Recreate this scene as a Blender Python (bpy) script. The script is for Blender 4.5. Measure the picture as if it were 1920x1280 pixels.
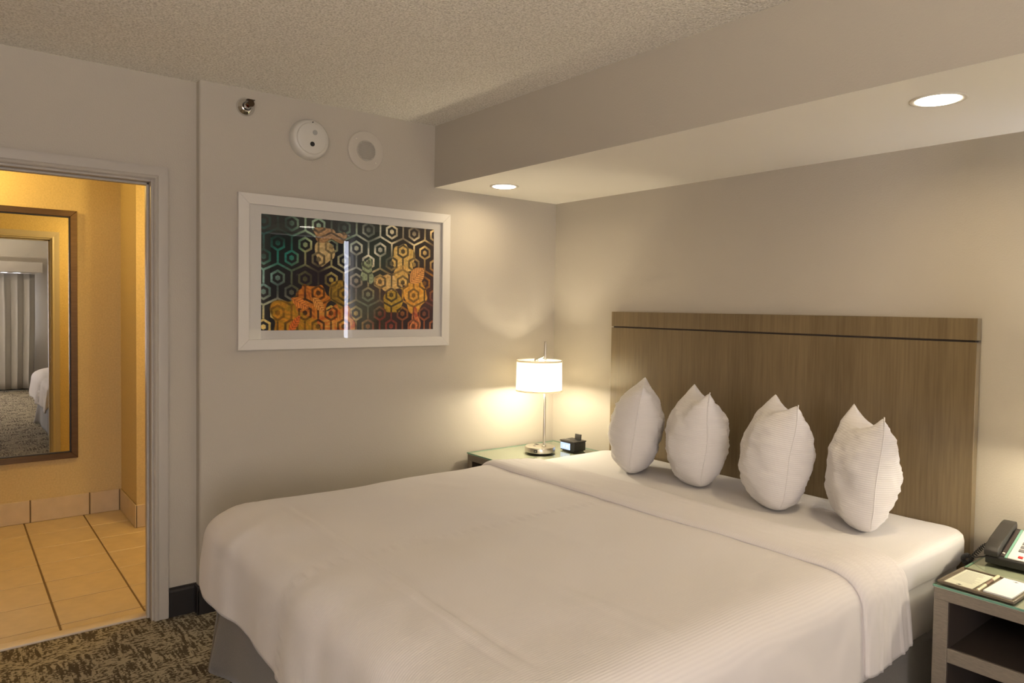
import bpy, bmesh, math, random
import numpy as np
from mathutils import Vector, Matrix, noise

for o in list(bpy.data.objects):
    bpy.data.objects.remove(o, do_unlink=True)
SC = bpy.context.scene
COL = SC.collection
PI = math.pi
random.seed(7)

# ------------------------------------------------------------------ camera
def setup_camera():
    f_px, yaw, pitch, roll = 1339.8, math.radians(51.613), math.radians(1.823), math.radians(0.834)
    fw = Vector((-math.sin(yaw)*math.cos(pitch), math.cos(yaw)*math.cos(pitch), -math.sin(pitch)))
    r = Vector((math.cos(yaw), math.sin(yaw), 0)); u = r.cross(fw)
    r2 = r*math.cos(roll) + u*math.sin(roll); u2 = -r*math.sin(roll) + u*math.cos(roll)
    cd = bpy.data.cameras.new('camera'); cam = bpy.data.objects.new('camera', cd); COL.objects.link(cam)
    m = Matrix((r2, u2, -fw)).transposed().to_4x4()
    m.translation = Vector((3.568, -3.186, 1.490))
    cam.matrix_world = m
    cd.sensor_width = 36.0; cd.lens = f_px*36.0/1920.0
    cd.shift_y = -20.8/1920.0
    cd.clip_start = 0.02
    SC.camera = cam
setup_camera()

# ------------------------------------------------------------------ world, exposure, main lights
W = bpy.data.worlds.new('world'); SC.world = W; W.use_nodes = True
W.node_tree.nodes['Background'].inputs[0].default_value = (0.55, 0.68, 1.0, 1)
W.node_tree.nodes['Background'].inputs[1].default_value = 0.35
vs = SC.view_settings
vs.view_transform = 'Standard'; vs.look = 'None'; vs.gamma = 1.0; vs.use_curve_mapping = False
vs.exposure = 0.70

def area_light(name, loc, direction, sx, sy, watts, col, shape='RECTANGLE', spread=PI):
    l = bpy.data.lights.new(name, 'AREA'); l.shape = shape; l.size = sx
    if shape in ('RECTANGLE', 'ELLIPSE'): l.size_y = sy
    l.energy = watts; l.color = col; l.spread = spread
    o = bpy.data.objects.new(name, l); COL.objects.link(o); o.location = loc
    o.rotation_euler = Vector(direction).to_track_quat('-Z', 'Y').to_euler()
    o.visible_glossy = True
    return o
def point_light(name, loc, watts, col, radius):
    l = bpy.data.lights.new(name, 'POINT'); l.energy = watts; l.color = col; l.shadow_soft_size = radius
    o = bpy.data.objects.new(name, l); COL.objects.link(o); o.location = loc
    return o
# daylight through the sheers of the far window (wall_right) and an added fill light behind the camera, without a window
area_light('window_daylight', (6.18, -3.95, 1.25), (-1, 0.25, 0.10), 1.2, 1.9, 45, (1.0, 0.945, 1.0))
area_light('front_fill', (3.6, -4.5, 1.55), (-0.1, 1, 0.45), 2.6, 1.6, 5, (1.0, 0.95, 0.90))
WARM = (1.0, 0.79, 0.50)
LAMP = (1.0, 0.89, 0.66)
HALL = (1.0, 0.69, 0.23)

# ------------------------------------------------------------------ materials
def lin(c):
    return tuple(((x/255.0)/12.92 if x/255.0 <= 0.04045 else ((x/255.0+0.055)/1.055)**2.4) for x in c)
class Nodes:
    def __init__(s, m): s.t = m.node_tree; s.n = m.node_tree.nodes; s.l = m.node_tree.links
    def new(s, typ, **kw):
        n = s.n.new(typ)
        for k, v in kw.items():
            if k.startswith('i_'): n.inputs[k[2:].replace('_', ' ')].default_value = v
            else: setattr(n, k, v)
        return n
    def link(s, a, b): s.l.new(a, b)
MATS = {}
def mat(name, col, rough=0.6, metal=0.0, spec=0.5, bump=None, vary=None, coat=0.0, emis=None, sheen=0.0, coords='Object'):
    """bump=(scale,strength,distance[,stretch]); vary=(scale,amount[,stretch])"""
    if name in MATS: return MATS[name]
    m = bpy.data.materials.new(name); m.use_nodes = True; N = Nodes(m)
    b = N.n['Principled BSDF']
    c4 = tuple(col)+(1,)
    b.inputs['Base Color'].default_value = c4; b.inputs['Roughness'].default_value = rough
    b.inputs['Metallic'].default_value = metal; b.inputs['Specular IOR Level'].default_value = spec
    b.inputs['Coat Weight'].default_value = coat; b.inputs['Sheen Weight'].default_value = sheen
    if emis:
        b.inputs['Emission Color'].default_value = tuple(emis[0])+(1,); b.inputs['Emission Strength'].default_value = emis[1]
    tc = N.new('ShaderNodeTexCoord')
    def mapped(stretch):
        mp = N.new('ShaderNodeMapping'); mp.inputs['Scale'].default_value = stretch
        N.link(tc.outputs[coords], mp.inputs['Vector']); return mp.outputs[0]
    if bump:
        st = bump[3] if len(bump) > 3 else (1, 1, 1)
        t = N.new('ShaderNodeTexNoise'); t.inputs['Scale'].default_value = bump[0]; t.inputs['Detail'].default_value = 3
        N.link(mapped(st), t.inputs['Vector'])
        bp = N.new('ShaderNodeBump'); bp.inputs['Strength'].default_value = bump[1]; bp.inputs['Distance'].default_value = bump[2]
        N.link(t.outputs['Fac'], bp.inputs['Height']); N.link(bp.outputs[0], b.inputs['Normal'])
    if vary:
        st = vary[2] if len(vary) > 2 else (1, 1, 1)
        t = N.new('ShaderNodeTexNoise'); t.inputs['Scale'].default_value = vary[0]; t.inputs['Detail'].default_value = 4
        N.link(mapped(st), t.inputs['Vector'])
        r = N.new('ShaderNodeValToRGB')
        r.color_ramp.elements[0].position = 0.3; r.color_ramp.elements[1].position = 0.7
        r.color_ramp.elements[0].color = tuple(x*(1-vary[1]) for x in col)+(1,)
        r.color_ramp.elements[1].color = tuple(min(1, x*(1+vary[1])) for x in col)+(1,)
        N.link(t.outputs['Fac'], r.inputs[0]); N.link(r.outputs[0], b.inputs['Base Color'])
    MATS[name] = m
    return m

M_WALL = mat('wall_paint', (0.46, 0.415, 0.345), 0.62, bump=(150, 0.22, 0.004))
M_CEIL = None
M_TRIM = mat('trim_paint', (0.44, 0.40, 0.345), 0.42)
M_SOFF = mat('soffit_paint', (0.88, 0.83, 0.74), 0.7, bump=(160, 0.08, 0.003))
M_HALLWALL = mat('hall_wallpaper', (0.56, 0.44, 0.22), 0.7, bump=(110, 0.35, 0.005), vary=(90, 0.08))
M_GLASSTOP = None
M_BASE = mat('dark_baseboard', (0.018, 0.015, 0.013), 0.45)
M_NICKEL = mat('brushed_nickel', (0.62, 0.58, 0.50), 0.30, metal=1.0)
M_CHROME = mat('polished_chrome', (0.75, 0.74, 0.72), 0.08, metal=1.0)
M_BLACK = mat('black_plastic', (0.018, 0.017, 0.016), 0.38)
M_BLACKM = mat('matt_black_plastic', (0.032, 0.028, 0.024), 0.5)
M_WHITEPL = mat('white_plastic', (0.58, 0.55, 0.49), 0.4)
M_GREYPL = mat('grey_mesh', (0.30, 0.29, 0.27), 0.6, bump=(900, 0.5, 0.001))
M_PICFRAME = mat('white_lacquer_frame', (0.64, 0.605, 0.55), 0.38)
M_MAT = mat('white_mat_board', (0.64, 0.61, 0.56), 0.8)
M_PAPER = mat('paper_white', (0.80, 0.80, 0.78), 0.7)
M_PAPERY = mat('paper_cream', (0.62, 0.62, 0.50), 0.7)
M_LEATHER = mat('brown_leatherette', (0.16, 0.125, 0.085), 0.45, bump=(400, 0.2, 0.001))
M_SKIRT = mat('grey_bed_skirt', (0.17, 0.155, 0.14), 0.9, bump=(500, 0.4, 0.001), vary=(300, 0.12), sheen=0.2)
M_BRONZE = mat('bronze_mirror_frame', (0.13, 0.085, 0.05), 0.32, metal=0.85, vary=(14, 0.12, (1, 1, 8)))
M_TILE = mat('beige_tile', (0.56, 0.45, 0.30), 0.38, vary=(12, 0.07), bump=(60, 0.08, 0.002))
M_GROUT = mat('brown_grout', (0.15, 0.10, 0.05), 0.9)
M_THRESH = mat('pale_threshold', (0.62, 0.52, 0.40), 0.4)
M_NSTOP = mat('pale_table_top', (0.42, 0.40, 0.32), 0.45)
M_NSWOOD = mat('grey_brown_wood', (0.225, 0.19, 0.15), 0.42, vary=(40, 0.14, (1.5, 1.5, 12)))
M_NSDARK = mat('dark_brown', (0.055, 0.042, 0.034), 0.5)
M_DRAPE = mat('grey_drape', (0.40, 0.38, 0.35), 0.9, bump=(600, 0.2, 0.001))
M_DRAPED = mat('dark_blackout_drape', (0.035, 0.03, 0.035), 0.9)
M_CHAIR = mat('dark_upholstery', (0.03, 0.025, 0.025), 0.8)

def mat_ceiling():
    m = bpy.data.materials.new('popcorn_ceiling'); m.use_nodes = True; N = Nodes(m); b = N.n['Principled BSDF']
    b.inputs['Roughness'].default_value = 0.9; b.inputs['Specular IOR Level'].default_value = 0.1
    tc = N.new('ShaderNodeTexCoord')
    v = N.new('ShaderNodeTexVoronoi'); v.inputs['Scale'].default_value = 95; v.inputs['Randomness'].default_value = 1.0
    n = N.new('ShaderNodeTexNoise'); n.inputs['Scale'].default_value = 120; n.inputs['Detail'].default_value = 3; n.inputs['Roughness'].default_value = 0.7
    N.link(tc.outputs['Object'], v.inputs['Vector']); N.link(tc.outputs['Object'], n.inputs['Vector'])
    mx = N.new('ShaderNodeMath', operation='SUBTRACT'); N.link(n.outputs['Fac'], mx.inputs[0]); N.link(v.outputs['Distance'], mx.inputs[1])
    bp = N.new('ShaderNodeBump'); bp.inputs['Strength'].default_value = 0.65; bp.inputs['Distance'].default_value = 0.006
    N.link(mx.outputs[0], bp.inputs['Height']); N.link(bp.outputs[0], b.inputs['Normal'])
    r = N.new('ShaderNodeValToRGB'); r.color_ramp.elements[0].position = 0.36; r.color_ramp.elements[1].position = 0.58
    r.color_ramp.elements[0].color = (0.62, 0.58, 0.505, 1); r.color_ramp.elements[1].color = (0.92, 0.88, 0.80, 1)
    N.link(n.outputs['Fac'], r.inputs[0]); N.link(r.outputs[0], b.inputs['Base Color'])
    return m
M_CEIL = mat_ceiling()

def mat_carpet():
    m = bpy.data.materials.new('patterned_carpet'); m.use_nodes = True; N = Nodes(m); b = N.n['Principled BSDF']
    b.inputs['Roughness'].default_value = 0.95; b.inputs['Specular IOR Level'].default_value = 0.05
    tc = N.new('ShaderNodeTexCoord')
    def noi(scale, st, detail=2):
        mp = N.new('ShaderNodeMapping'); mp.inputs['Scale'].default_value = st; N.link(tc.outputs['Object'], mp.inputs[0])
        n = N.new('ShaderNodeTexNoise'); n.inputs['Scale'].default_value = scale; n.inputs['Detail'].default_value = detail
        N.link(mp.outputs[0], n.inputs['Vector']); return n.outputs['Fac']
    streak_a = noi(30, (0.35, 2.4, 1)); streak_b = noi(34, (2.4, 0.6, 1)); patch = noi(7, (1, 1, 1)); fine = noi(110, (1, 0.7, 1), 3)
    mixs = N.new('ShaderNodeMix'); mixs.data_type = 'FLOAT'
    pr = N.new('ShaderNodeMapRange'); pr.inputs['From Min'].default_value = 0.42; pr.inputs['From Max'].default_value = 0.58
    N.link(patch, pr.inputs['Value']); N.link(pr.outputs[0], mixs.inputs['Factor']); N.link(streak_a, mixs.inputs['A']); N.link(streak_b, mixs.inputs['B'])
    a = N.new('ShaderNodeMath', operation='MULTIPLY_ADD'); a.inputs[1].default_value = 0.75
    N.link(fine, a.inputs[0]); N.link(mixs.outputs['Result'], a.inputs[2])
    a2 = N.new('ShaderNodeMath', operation='MULTIPLY_ADD'); a2.inputs[1].default_value = 0.35
    N.link(patch, a2.inputs[0]); N.link(a.outputs[0], a2.inputs[2])
    r = N.new('ShaderNodeValToRGB'); r.color_ramp.interpolation = 'EASE'
    e = r.color_ramp.elements; e[0].position = 0.93; e[0].color = (0.085, 0.067, 0.046, 1); e[1].position = 1.16; e[1].color = (0.34, 0.295, 0.21, 1)
    mr = N.new('ShaderNodeMapRange'); mr.inputs['From Min'].default_value = 0.90; mr.inputs['From Max'].default_value = 1.20
    N.link(a2.outputs[0], mr.inputs['Value'])
    e[0].position = 0.30; e[1].position = 0.68
    N.link(mr.outputs[0], r.inputs[0]); N.link(r.outputs[0], b.inputs['Base Color'])
    bp = N.new('ShaderNodeBump'); bp.inputs['Strength'].default_value = 0.6; bp.inputs['Distance'].default_value = 0.004
    N.link(fine, bp.inputs['Height']); N.link(bp.outputs[0], b.inputs['Normal'])
    return m
M_CARPET = mat_carpet()

def mat_linen(name, col, axis, rough=0.75, strength=0.22, uv=False):
    """white woven fabric with a fine tone-on-tone stripe"""
    m = bpy.data.materials.new(name); m.use_nodes = True; N = Nodes(m); b = N.n['Principled BSDF']
    b.inputs['Roughness'].default_value = rough; b.inputs['Specular IOR Level'].default_value = 0.25
    b.inputs['Sheen Weight'].default_value = 0.15
    tc = N.new('ShaderNodeTexCoord')
    w = N.new('ShaderNodeTexWave'); w.bands_direction = axis; w.inputs['Scale'].default_value = 38.0; w.inputs['Distortion'].default_value = 0.15
    N.link(tc.outputs['Object'], w.inputs['Vector'])
    r = N.new('ShaderNodeValToRGB'); r.color_ramp.elements[0].color = tuple(x*0.965 for x in col)+(1,); r.color_ramp.elements[1].color = tuple(col)+(1,)
    N.link(w.outputs['Fac'], r.inputs[0]); N.link(r.outputs[0], b.inputs['Base Color'])
    n = N.new('ShaderNodeTexNoise'); n.inputs['Scale'].default_value = 9; n.inputs['Detail'].default_value = 5
    N.link(tc.outputs['Object'], n.inputs['Vector'])
    ad = N.new('ShaderNodeMath', operation='MULTIPLY_ADD'); ad.inputs[1].default_value = 2.2
    N.link(n.outputs['Fac'], ad.inputs[0]); N.link(w.outputs['Fac'], ad.inputs[2])
    bp = N.new('ShaderNodeBump'); bp.inputs['Strength'].default_value = strength; bp.inputs['Distance'].default_value = 0.003
    N.link(ad.outputs[0], bp.inputs['Height']); N.link(bp.outputs[0], b.inputs['Normal'])
    return m
M_LINEN = mat_linen('white_striped_linen', (0.72, 0.68, 0.665), 'X', strength=0.13)
M_SHEET = mat_linen('white_sheet', (0.72, 0.69, 0.67), 'X', strength=0.12)
M_PILLOW = mat_linen('white_pillowcase', (0.70, 0.67, 0.655), 'Z', strength=0.20)

def mat_headboard():
    m = bpy.data.materials.new('brushed_brown_veneer'); m.use_nodes = True; N = Nodes(m); b = N.n['Principled BSDF']
    b.inputs['Roughness'].default_value = 0.33; b.inputs['Specular IOR Level'].default_value = 0.55
    tc = N.new('ShaderNodeTexCoord'); mp = N.new('ShaderNodeMapping'); mp.inputs['Scale'].default_value = (1, 1, 0.035)
    N.link(tc.outputs['Object'], mp.inputs[0])
    n = N.new('ShaderNodeTexNoise'); n.inputs['Scale'].default_value = 130; n.inputs['Detail'].default_value = 4; N.link(mp.outputs[0], n.inputs['Vector'])
    n2 = N.new('ShaderNodeTexNoise'); n2.inputs['Scale'].default_value = 12; n2.inputs['Detail'].default_value = 2; N.link(mp.outputs[0], n2.inputs['Vector'])
    ad = N.new('ShaderNodeMath', operation='ADD'); N.link(n.outputs['Fac'], ad.inputs[0]); N.link(n2.outputs['Fac'], ad.inputs[1])
    r = N.new('ShaderNodeValToRGB'); mr = N.new('ShaderNodeMapRange'); mr.inputs['From Min'].default_value = 0.7; mr.inputs['From Max'].default_value = 1.3
    N.link(ad.outputs[0], mr.inputs['Value']); N.link(mr.outputs[0], r.inputs[0])
    r.color_ramp.elements[0].color = (0.128, 0.090, 0.046, 1); r.color_ramp.elements[1].color = (0.205, 0.150, 0.080, 1)
    N.link(r.outputs[0], b.inputs['Base Color'])
    bp = N.new('ShaderNodeBump'); bp.inputs['Strength'].default_value = 0.12; bp.inputs['Distance'].default_value = 0.001
    N.link(n.outputs['Fac'], bp.inputs['Height']); N.link(bp.outputs[0], b.inputs['Normal'])
    return m
M_HEAD = mat_headboard()

def mat_emit(name, col, strength):
    m = bpy.data.materials.new(name); m.use_nodes = True; N = Nodes(m)
    N.n.remove(N.n['Principled BSDF']); e = N.new('ShaderNodeEmission'); e.inputs[0].default_value = tuple(col)+(1,); e.inputs[1].default_value = strength
    N.link(e.outputs[0], N.n['Material Output'].inputs[0]); return m
M_DOWN = mat_emit('downlight_lens', (1.0, 0.93, 0.78), 9.0)
M_WINPANE = mat_emit('daylit_pane', (0.80, 0.84, 1.0), 9.0)
M_LCD = mat_emit('blue_lcd', (0.55, 0.68, 1.0), 0.85)
M_LCDTXT = mat_emit('lcd_digits', (0.86, 0.93, 1.0), 1.0)
M_BULB = mat_emit('bulb_glow', (1.0, 0.86, 0.6), 14.0)

def mat_shade(name='lampshade_fabric', fac=0.55):
    m = bpy.data.materials.new(name); m.use_nodes = True; N = Nodes(m); N.n.remove(N.n['Principled BSDF'])
    d = N.new('ShaderNodeBsdfDiffuse'); d.inputs[0].default_value = (0.85, 0.82, 0.74, 1)
    t = N.new('ShaderNodeBsdfTranslucent'); t.inputs[0].default_value = (0.86, 0.80, 0.67, 1)
    mx = N.new('ShaderNodeMixShader'); mx.inputs[0].default_value = fac
    N.link(d.outputs[0], mx.inputs[1]); N.link(t.outputs[0], mx.inputs[2]); N.link(mx.outputs[0], N.n['Material Output'].inputs[0]); return m
M_SHADE = mat_shade()
M_SHADETRIM = mat_shade('shade_trim', 0.40)

def mat_glass(name, tint, edge=False, refl=1.0):
    m = bpy.data.materials.new(name); m.use_nodes = True; N = Nodes(m); N.n.remove(N.n['Principled BSDF'])
    t = N.new('ShaderNodeBsdfTransparent'); t.inputs[0].default_value = tuple(tint)+(1,)
    g = N.new('ShaderNodeBsdfGlossy'); g.inputs['Roughness'].default_value = 0.0
    f = N.new('ShaderNodeFresnel'); f.inputs[0].default_value = 1.5
    k = N.new('ShaderNodeMath', operation='MULTIPLY'); k.inputs[1].default_value = refl
    ge = N.new('ShaderNodeNewGeometry'); fr = N.new('ShaderNodeMath', operation='SUBTRACT'); fr.inputs[0].default_value = 1.0; N.link(ge.outputs['Backfacing'], fr.inputs[1])
    k0 = N.new('ShaderNodeMath', operation='MULTIPLY'); N.link(f.outputs[0], k0.inputs[0]); N.link(fr.outputs[0], k0.inputs[1]); N.link(k0.outputs[0], k.inputs[0])
    mx = N.new('ShaderNodeMixShader'); N.link(k.outputs[0], mx.inputs[0]); N.link(t.outputs[0], mx.inputs[1]); N.link(g.outputs[0], mx.inputs[2])
    N.link(mx.outputs[0], N.n['Material Output'].inputs[0]); return m
M_PICGLASS = mat_glass('picture_glass', (0.97, 0.97, 0.97), refl=1.3)
M_TABLEGLASS = mat_glass('table_glass', (0.93, 0.96, 0.92), refl=1.2)
M_GLASSEDGE = mat('green_glass_edge', (0.18, 0.36, 0.27), 0.15)
M_MIRROR = mat('mirror_silver', (0.86, 0.86, 0.86), 0.0, metal=1.0)

# ------------------------------------------------------------------ mesh helpers
def tagobj(o, label=None, cat=None, group=None, kind=None):
    if label: o['label'] = label
    if cat: o['category'] = cat
    if group: o['group'] = group
    if kind: o['kind'] = kind
    return o
def thing(name, label, cat, loc=(0, 0, 0), rotz=0, group=None):
    o = bpy.data.objects.new(name, None); COL.objects.link(o); o.empty_display_size = 0.1
    o.location = loc; o.rotation_euler = (0, 0, rotz)
    return tagobj(o, label, cat, group)
def link_mesh(name, me, mats, parent=None, loc=None, smooth=False):
    o = bpy.data.objects.new(name, me); COL.objects.link(o)
    for m in (mats if isinstance(mats, (list, tuple)) else [mats]): me.materials.append(m)
    if parent: o.parent = parent
    if loc is not None: o.location = loc
    if smooth:
        for p in me.polygons: p.use_smooth = True
    return o
def obj(name, bm, mats, parent=None, loc=None, smooth=False, angle=None):
    bmesh.ops.recalc_face_normals(bm, faces=bm.faces)
    me = bpy.data.meshes.new(name); bm.to_mesh(me); bm.free()
    o = link_mesh(name, me, mats, parent, loc, smooth or angle is not None)
    if angle is not None: me.set_sharp_from_angle(angle=math.radians(angle))
    return o
def box(bm, x0, x1, y0, y1, z0, z1, bevel=0.0, seg=2, mi=0):
    if x0 > x1: x0, x1 = x1, x0
    if y0 > y1: y0, y1 = y1, y0
    if z0 > z1: z0, z1 = z1, z0
    vs_ = [bm.verts.new(p) for p in ((x0,y0,z0),(x1,y0,z0),(x1,y1,z0),(x0,y1,z0),(x0,y0,z1),(x1,y0,z1),(x1,y1,z1),(x0,y1,z1))]
    fs = [bm.faces.new([vs_[i] for i in q]) for q in ((3,2,1,0),(4,5,6,7),(0,1,5,4),(1,2,6,5),(2,3,7,6),(3,0,4,7))]
    for f in fs: f.material_index = mi
    if bevel > 0:
        es = list({e for f in fs for e in f.edges})
        r = bmesh.ops.bevel(bm, geom=es, offset=bevel, segments=seg, profile=0.5, affect='EDGES')
        for f in r['faces']: f.material_index = mi
    return vs_
def boxobj(name, dims, m, parent=None, bevel=0.0, seg=2):
    bm = bmesh.new(); box(bm, *dims, bevel=bevel, seg=seg)
    return obj(name, bm, m, parent, angle=40 if bevel else None)
def lathe(bm, prof, n=32, axis='z', org=(0, 0, 0), mi=0, cap=True):
    """prof: list of (r, h)"""
    rings = []
    for r, h in prof:
        ring = []
        for k in range(n):
            a = 2*PI*k/n; c, s = r*math.cos(a), r*math.sin(a)
            p = {'z': (c, s, h), 'x': (h, c, s), 'y': (s, h, c)}[axis]
            ring.append(bm.verts.new((p[0]+org[0], p[1]+org[1], p[2]+org[2])))
        rings.append(ring)
    for a, b in zip(rings, rings[1:]):
        for k in range(n):
            f = bm.faces.new((a[k], a[(k+1) % n], b[(k+1) % n], b[k])); f.material_index = mi
    if cap:
        for r in (rings[0], rings[-1]):
            f = bm.faces.new(r); f.material_index = mi
def tube(bm, pts, r, n=8, cap=True):
    pts = [Vector(p) for p in pts]; rings = []
    up = Vector((0, 0, 1)); prev = None
    for i, p in enumerate(pts):
        t = (pts[min(i+1, len(pts)-1)]-pts[max(i-1, 0)]).normalized()
        if prev is None:
            a = t.cross(up)
            if a.length < 1e-3: a = t.cross(Vector((1, 0, 0)))
        else: a = prev-t*prev.dot(t)
        a.normalize(); b = t.cross(a); prev = a
        rr = r[i] if isinstance(r, (list, tuple)) else r
        rings.append([bm.verts.new(p+(a*math.cos(2*PI*k/n)+b*math.sin(2*PI*k/n))*rr) for k in range(n)])
    for x, y in zip(rings, rings[1:]):
        for k in range(n): bm.faces.new((x[k], x[(k+1) % n], y[(k+1) % n], y[k]))
    if cap: bm.faces.new(rings[0]); bm.faces.new(rings[-1])
def prism(bm, poly, axis, a, b, mi=0):
    """extrude a 2-D polygon along axis from a to b"""
    def P(u, v, w): return {'x': (w, u, v), 'y': (u, w, v), 'z': (u, v, w)}[axis]
    A = [bm.verts.new(P(u, v, a)) for u, v in poly]; B = [bm.verts.new(P(u, v, b)) for u, v in poly]
    n = len(poly); fs = [bm.faces.new(A), bm.faces.new(B)]
    for k in range(n): fs.append(bm.faces.new((A[k], A[(k+1) % n], B[(k+1) % n], B[k])))
    for f in fs: f.material_index = mi
    return fs
def grid_mesh(name, P, closed_u=False):
    """P: array (nu, nv, 3)"""
    nu, nv = P.shape[:2]; idx = np.arange(nu*nv).reshape(nu, nv)
    a, b, c, d = idx[:-1, :-1], idx[1:, :-1], idx[1:, 1:], idx[:-1, 1:]
    F = np.stack([a, b, c, d], -1).reshape(-1, 4)
    me = bpy.data.meshes.new(name); me.from_pydata(P.reshape(-1, 3).tolist(), [], F.tolist()); me.update()
    return me
def copy_tree(o, parent=None):
    c = o.copy(); COL.objects.link(c)
    if parent: c.parent = parent
    for ch in list(o.children): copy_tree(ch, c)
    return c
def fbm(x, y, z=0.0, oct=3):
    v = 0; a = 1
    for k in range(oct):
        v += a*noise.noise((x*2**k, y*2**k, z+7.3*k)); a *= 0.5
    return v

# ------------------------------------------------------------------ room shell
H, HS, D = 2.535, 2.181, 0.951          # ceiling, soffit underside, soffit depth
XR, YF = 6.6, -4.7                      # far (window) wall, wall behind the camera
LA, DX = 2.247, 0.053                   # end of the picture wall, recess of the doorway wall
HX = -2.155                             # hall far wall
def struct(name, bm, m, label, parent=None, angle=None):
    o = obj(name, bm, m, parent, angle=angle)
    if parent is None: tagobj(o, label, None, None, 'structure')
    return o
bm = bmesh.new(); box(bm, -0.112, XR+.1, YF-.1, 0.1, -0.10, 0.0); struct('floor', bm, M_CARPET, 'brown and tan patterned bedroom carpet')
bm = bmesh.new(); box(bm, -0.165, XR+.1, YF-.1, 0.1, H, H+.1); struct('ceiling', bm, M_CEIL, 'popcorn textured bedroom ceiling')
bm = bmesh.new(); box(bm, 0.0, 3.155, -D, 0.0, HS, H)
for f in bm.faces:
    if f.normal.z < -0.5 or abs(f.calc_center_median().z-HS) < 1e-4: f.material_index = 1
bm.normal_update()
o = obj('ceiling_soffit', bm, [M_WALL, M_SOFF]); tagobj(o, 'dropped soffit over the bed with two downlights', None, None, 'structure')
bm = bmesh.new(); box(bm, -0.165, XR+.1, 0.0, 0.1, 0.0, H); struct('wall_back', bm, M_WALL, 'greige wall behind the headboard')
# picture wall with a rounded free edge
poly = [(-0.165, 0.0), (0.0, 0.0)]
rr = 0.014
for k in range(7):
    a = k/6*PI/2; poly.append((-rr+rr*math.cos(a), -LA+rr-rr*math.sin(a)))
poly.append((-0.165, -LA))
bm = bmesh.new(); prism(bm, poly, 'z', 0.0, H); struct('wall_left', bm, M_WALL, 'greige wall that carries the framed picture', angle=30)
# doorway wall (recessed), opening y -3.35 .. -2.43
OY0, OY1, OZ = -3.35, -2.43, 2.058
bm = bmesh.new()
box(bm, -0.165, -DX, OY1, -LA, 0, H); box(bm, -0.165, -DX, OY0, OY1, OZ, H); box(bm, -0.165, -DX, YF-.1, OY0, 0, H)
struct('wall_doorway', bm, M_WALL, 'greige wall around the hall doorway')
bm = bmesh.new(); box(bm, XR, XR+.1, YF-.1, 0.1, 0, H); struct('wall_right', bm, M_WALL, 'far wall with the curtained window')
bm = bmesh.new(); box(bm, -0.165, XR+.1, YF-.1, YF, 0, H); struct('wall_front', bm, M_WALL, 'wall behind the camera')
bm = bmesh.new(); box(bm, 3.16, 3.26, -.84, 0.0, 0, H); struct('wall_alcove', bm, M_WALL, 'short wall closing the bed alcove')

# baseboards (dark, with a small cap)
def baseboard(name, a, b, axis, face, sign, label):
    prof = [(0, 0), (0.012, 0), (0.012, 0.118), (0.007, 0.128), (0.007, 0.137), (0, 0.139)]
    bm = bmesh.new()
    prism(bm, [(face+sign*u, v) for u, v in prof] if axis == 'y' else [(face+sign*u, v) for u, v in prof], 'y' if axis == 'y' else 'x', a, b)
    o = obj(name, bm, M_BASE); tagobj(o, label, None, None, 'structure'); return o
baseboard('baseboard_left', -LA-.011, -0.0, 'y', 0.0, 1, 'dark baseboard under the picture wall')
baseboard('baseboard_doorway', -2.369, -LA-.001, 'y', -DX, 1, 'short dark baseboard beside the door casing')
bm = bmesh.new(); box(bm, -DX+.012, 0.012, -LA-.012, -LA, 0, 0.137, bevel=.004); struct('baseboard_return', bm, M_BASE, 'dark baseboard turning the wall end')
baseboard('baseboard_back', 0.0, XR, 'x', 0.0, -1, 'dark baseboard along the headboard wall')
bm = bmesh.new(); box(bm, XR-.012, XR, YF, 0, 0, .13); struct('baseboard_right', bm, M_BASE, 'dark baseboard on the window wall')

# hall shell
bm = bmesh.new(); box(bm, HX-.1, -0.162, YF-.1, -0.9, -0.10, -0.0012); hall_floor = struct('floor_hall', bm, M_GROUT, 'grout bed of the tiled hall floor')
bm = bmesh.new(); box(bm, HX-.1, HX, YF-.1, -2.21, 0, 2.46); hall_back = struct('wall_hall_back', bm, M_HALLWALL, 'golden lit hall wall carrying the mirror')
bm = bmesh.new(); box(bm, HX-.1, -1.63, -2.21, -0.9, 0, 2.46); hall_jut = struct('wall_hall_corner', bm, M_HALLWALL, 'projecting hall wall corner right of the mirror')
bm = bmesh.new(); box(bm, -1.63, -0.165, -2.21, -0.9, 2.262, 2.46); struct('ceiling_hall_alcove', bm, M_HALLWALL, 'lower ceiling of the hall alcove')
bm = bmesh.new(); box(bm, -1.63, -0.165, -1.0, -0.9, 0, 2.262); struct('wall_hall_end', bm, M_HALLWALL, 'end wall of the hall alcove')
bm = bmesh.new(); box(bm, HX-.1, -0.165, YF-.1, YF, 0, 2.46); struct('wall_hall_left', bm, M_HALLWALL, 'left end wall of the hall')
bm = bmesh.new(); box(bm, HX-.1, -0.165, YF-.1, -0.9, 2.46, 2.56); struct('ceiling_hall', bm, M_HALLWALL, 'hall ceiling')
bm = bmesh.new()
box(bm, -0.169, -0.1655, OY1, -0.9, 0, 2.46); box(bm, -0.169, -0.1655, OY0, OY1, OZ, 2.46); box(bm, -0.169, -0.1655, YF, OY0, 0, 2.46)
struct('wall_hall_front', bm, M_HALLWALL, 'hall side of the doorway wall')

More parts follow.
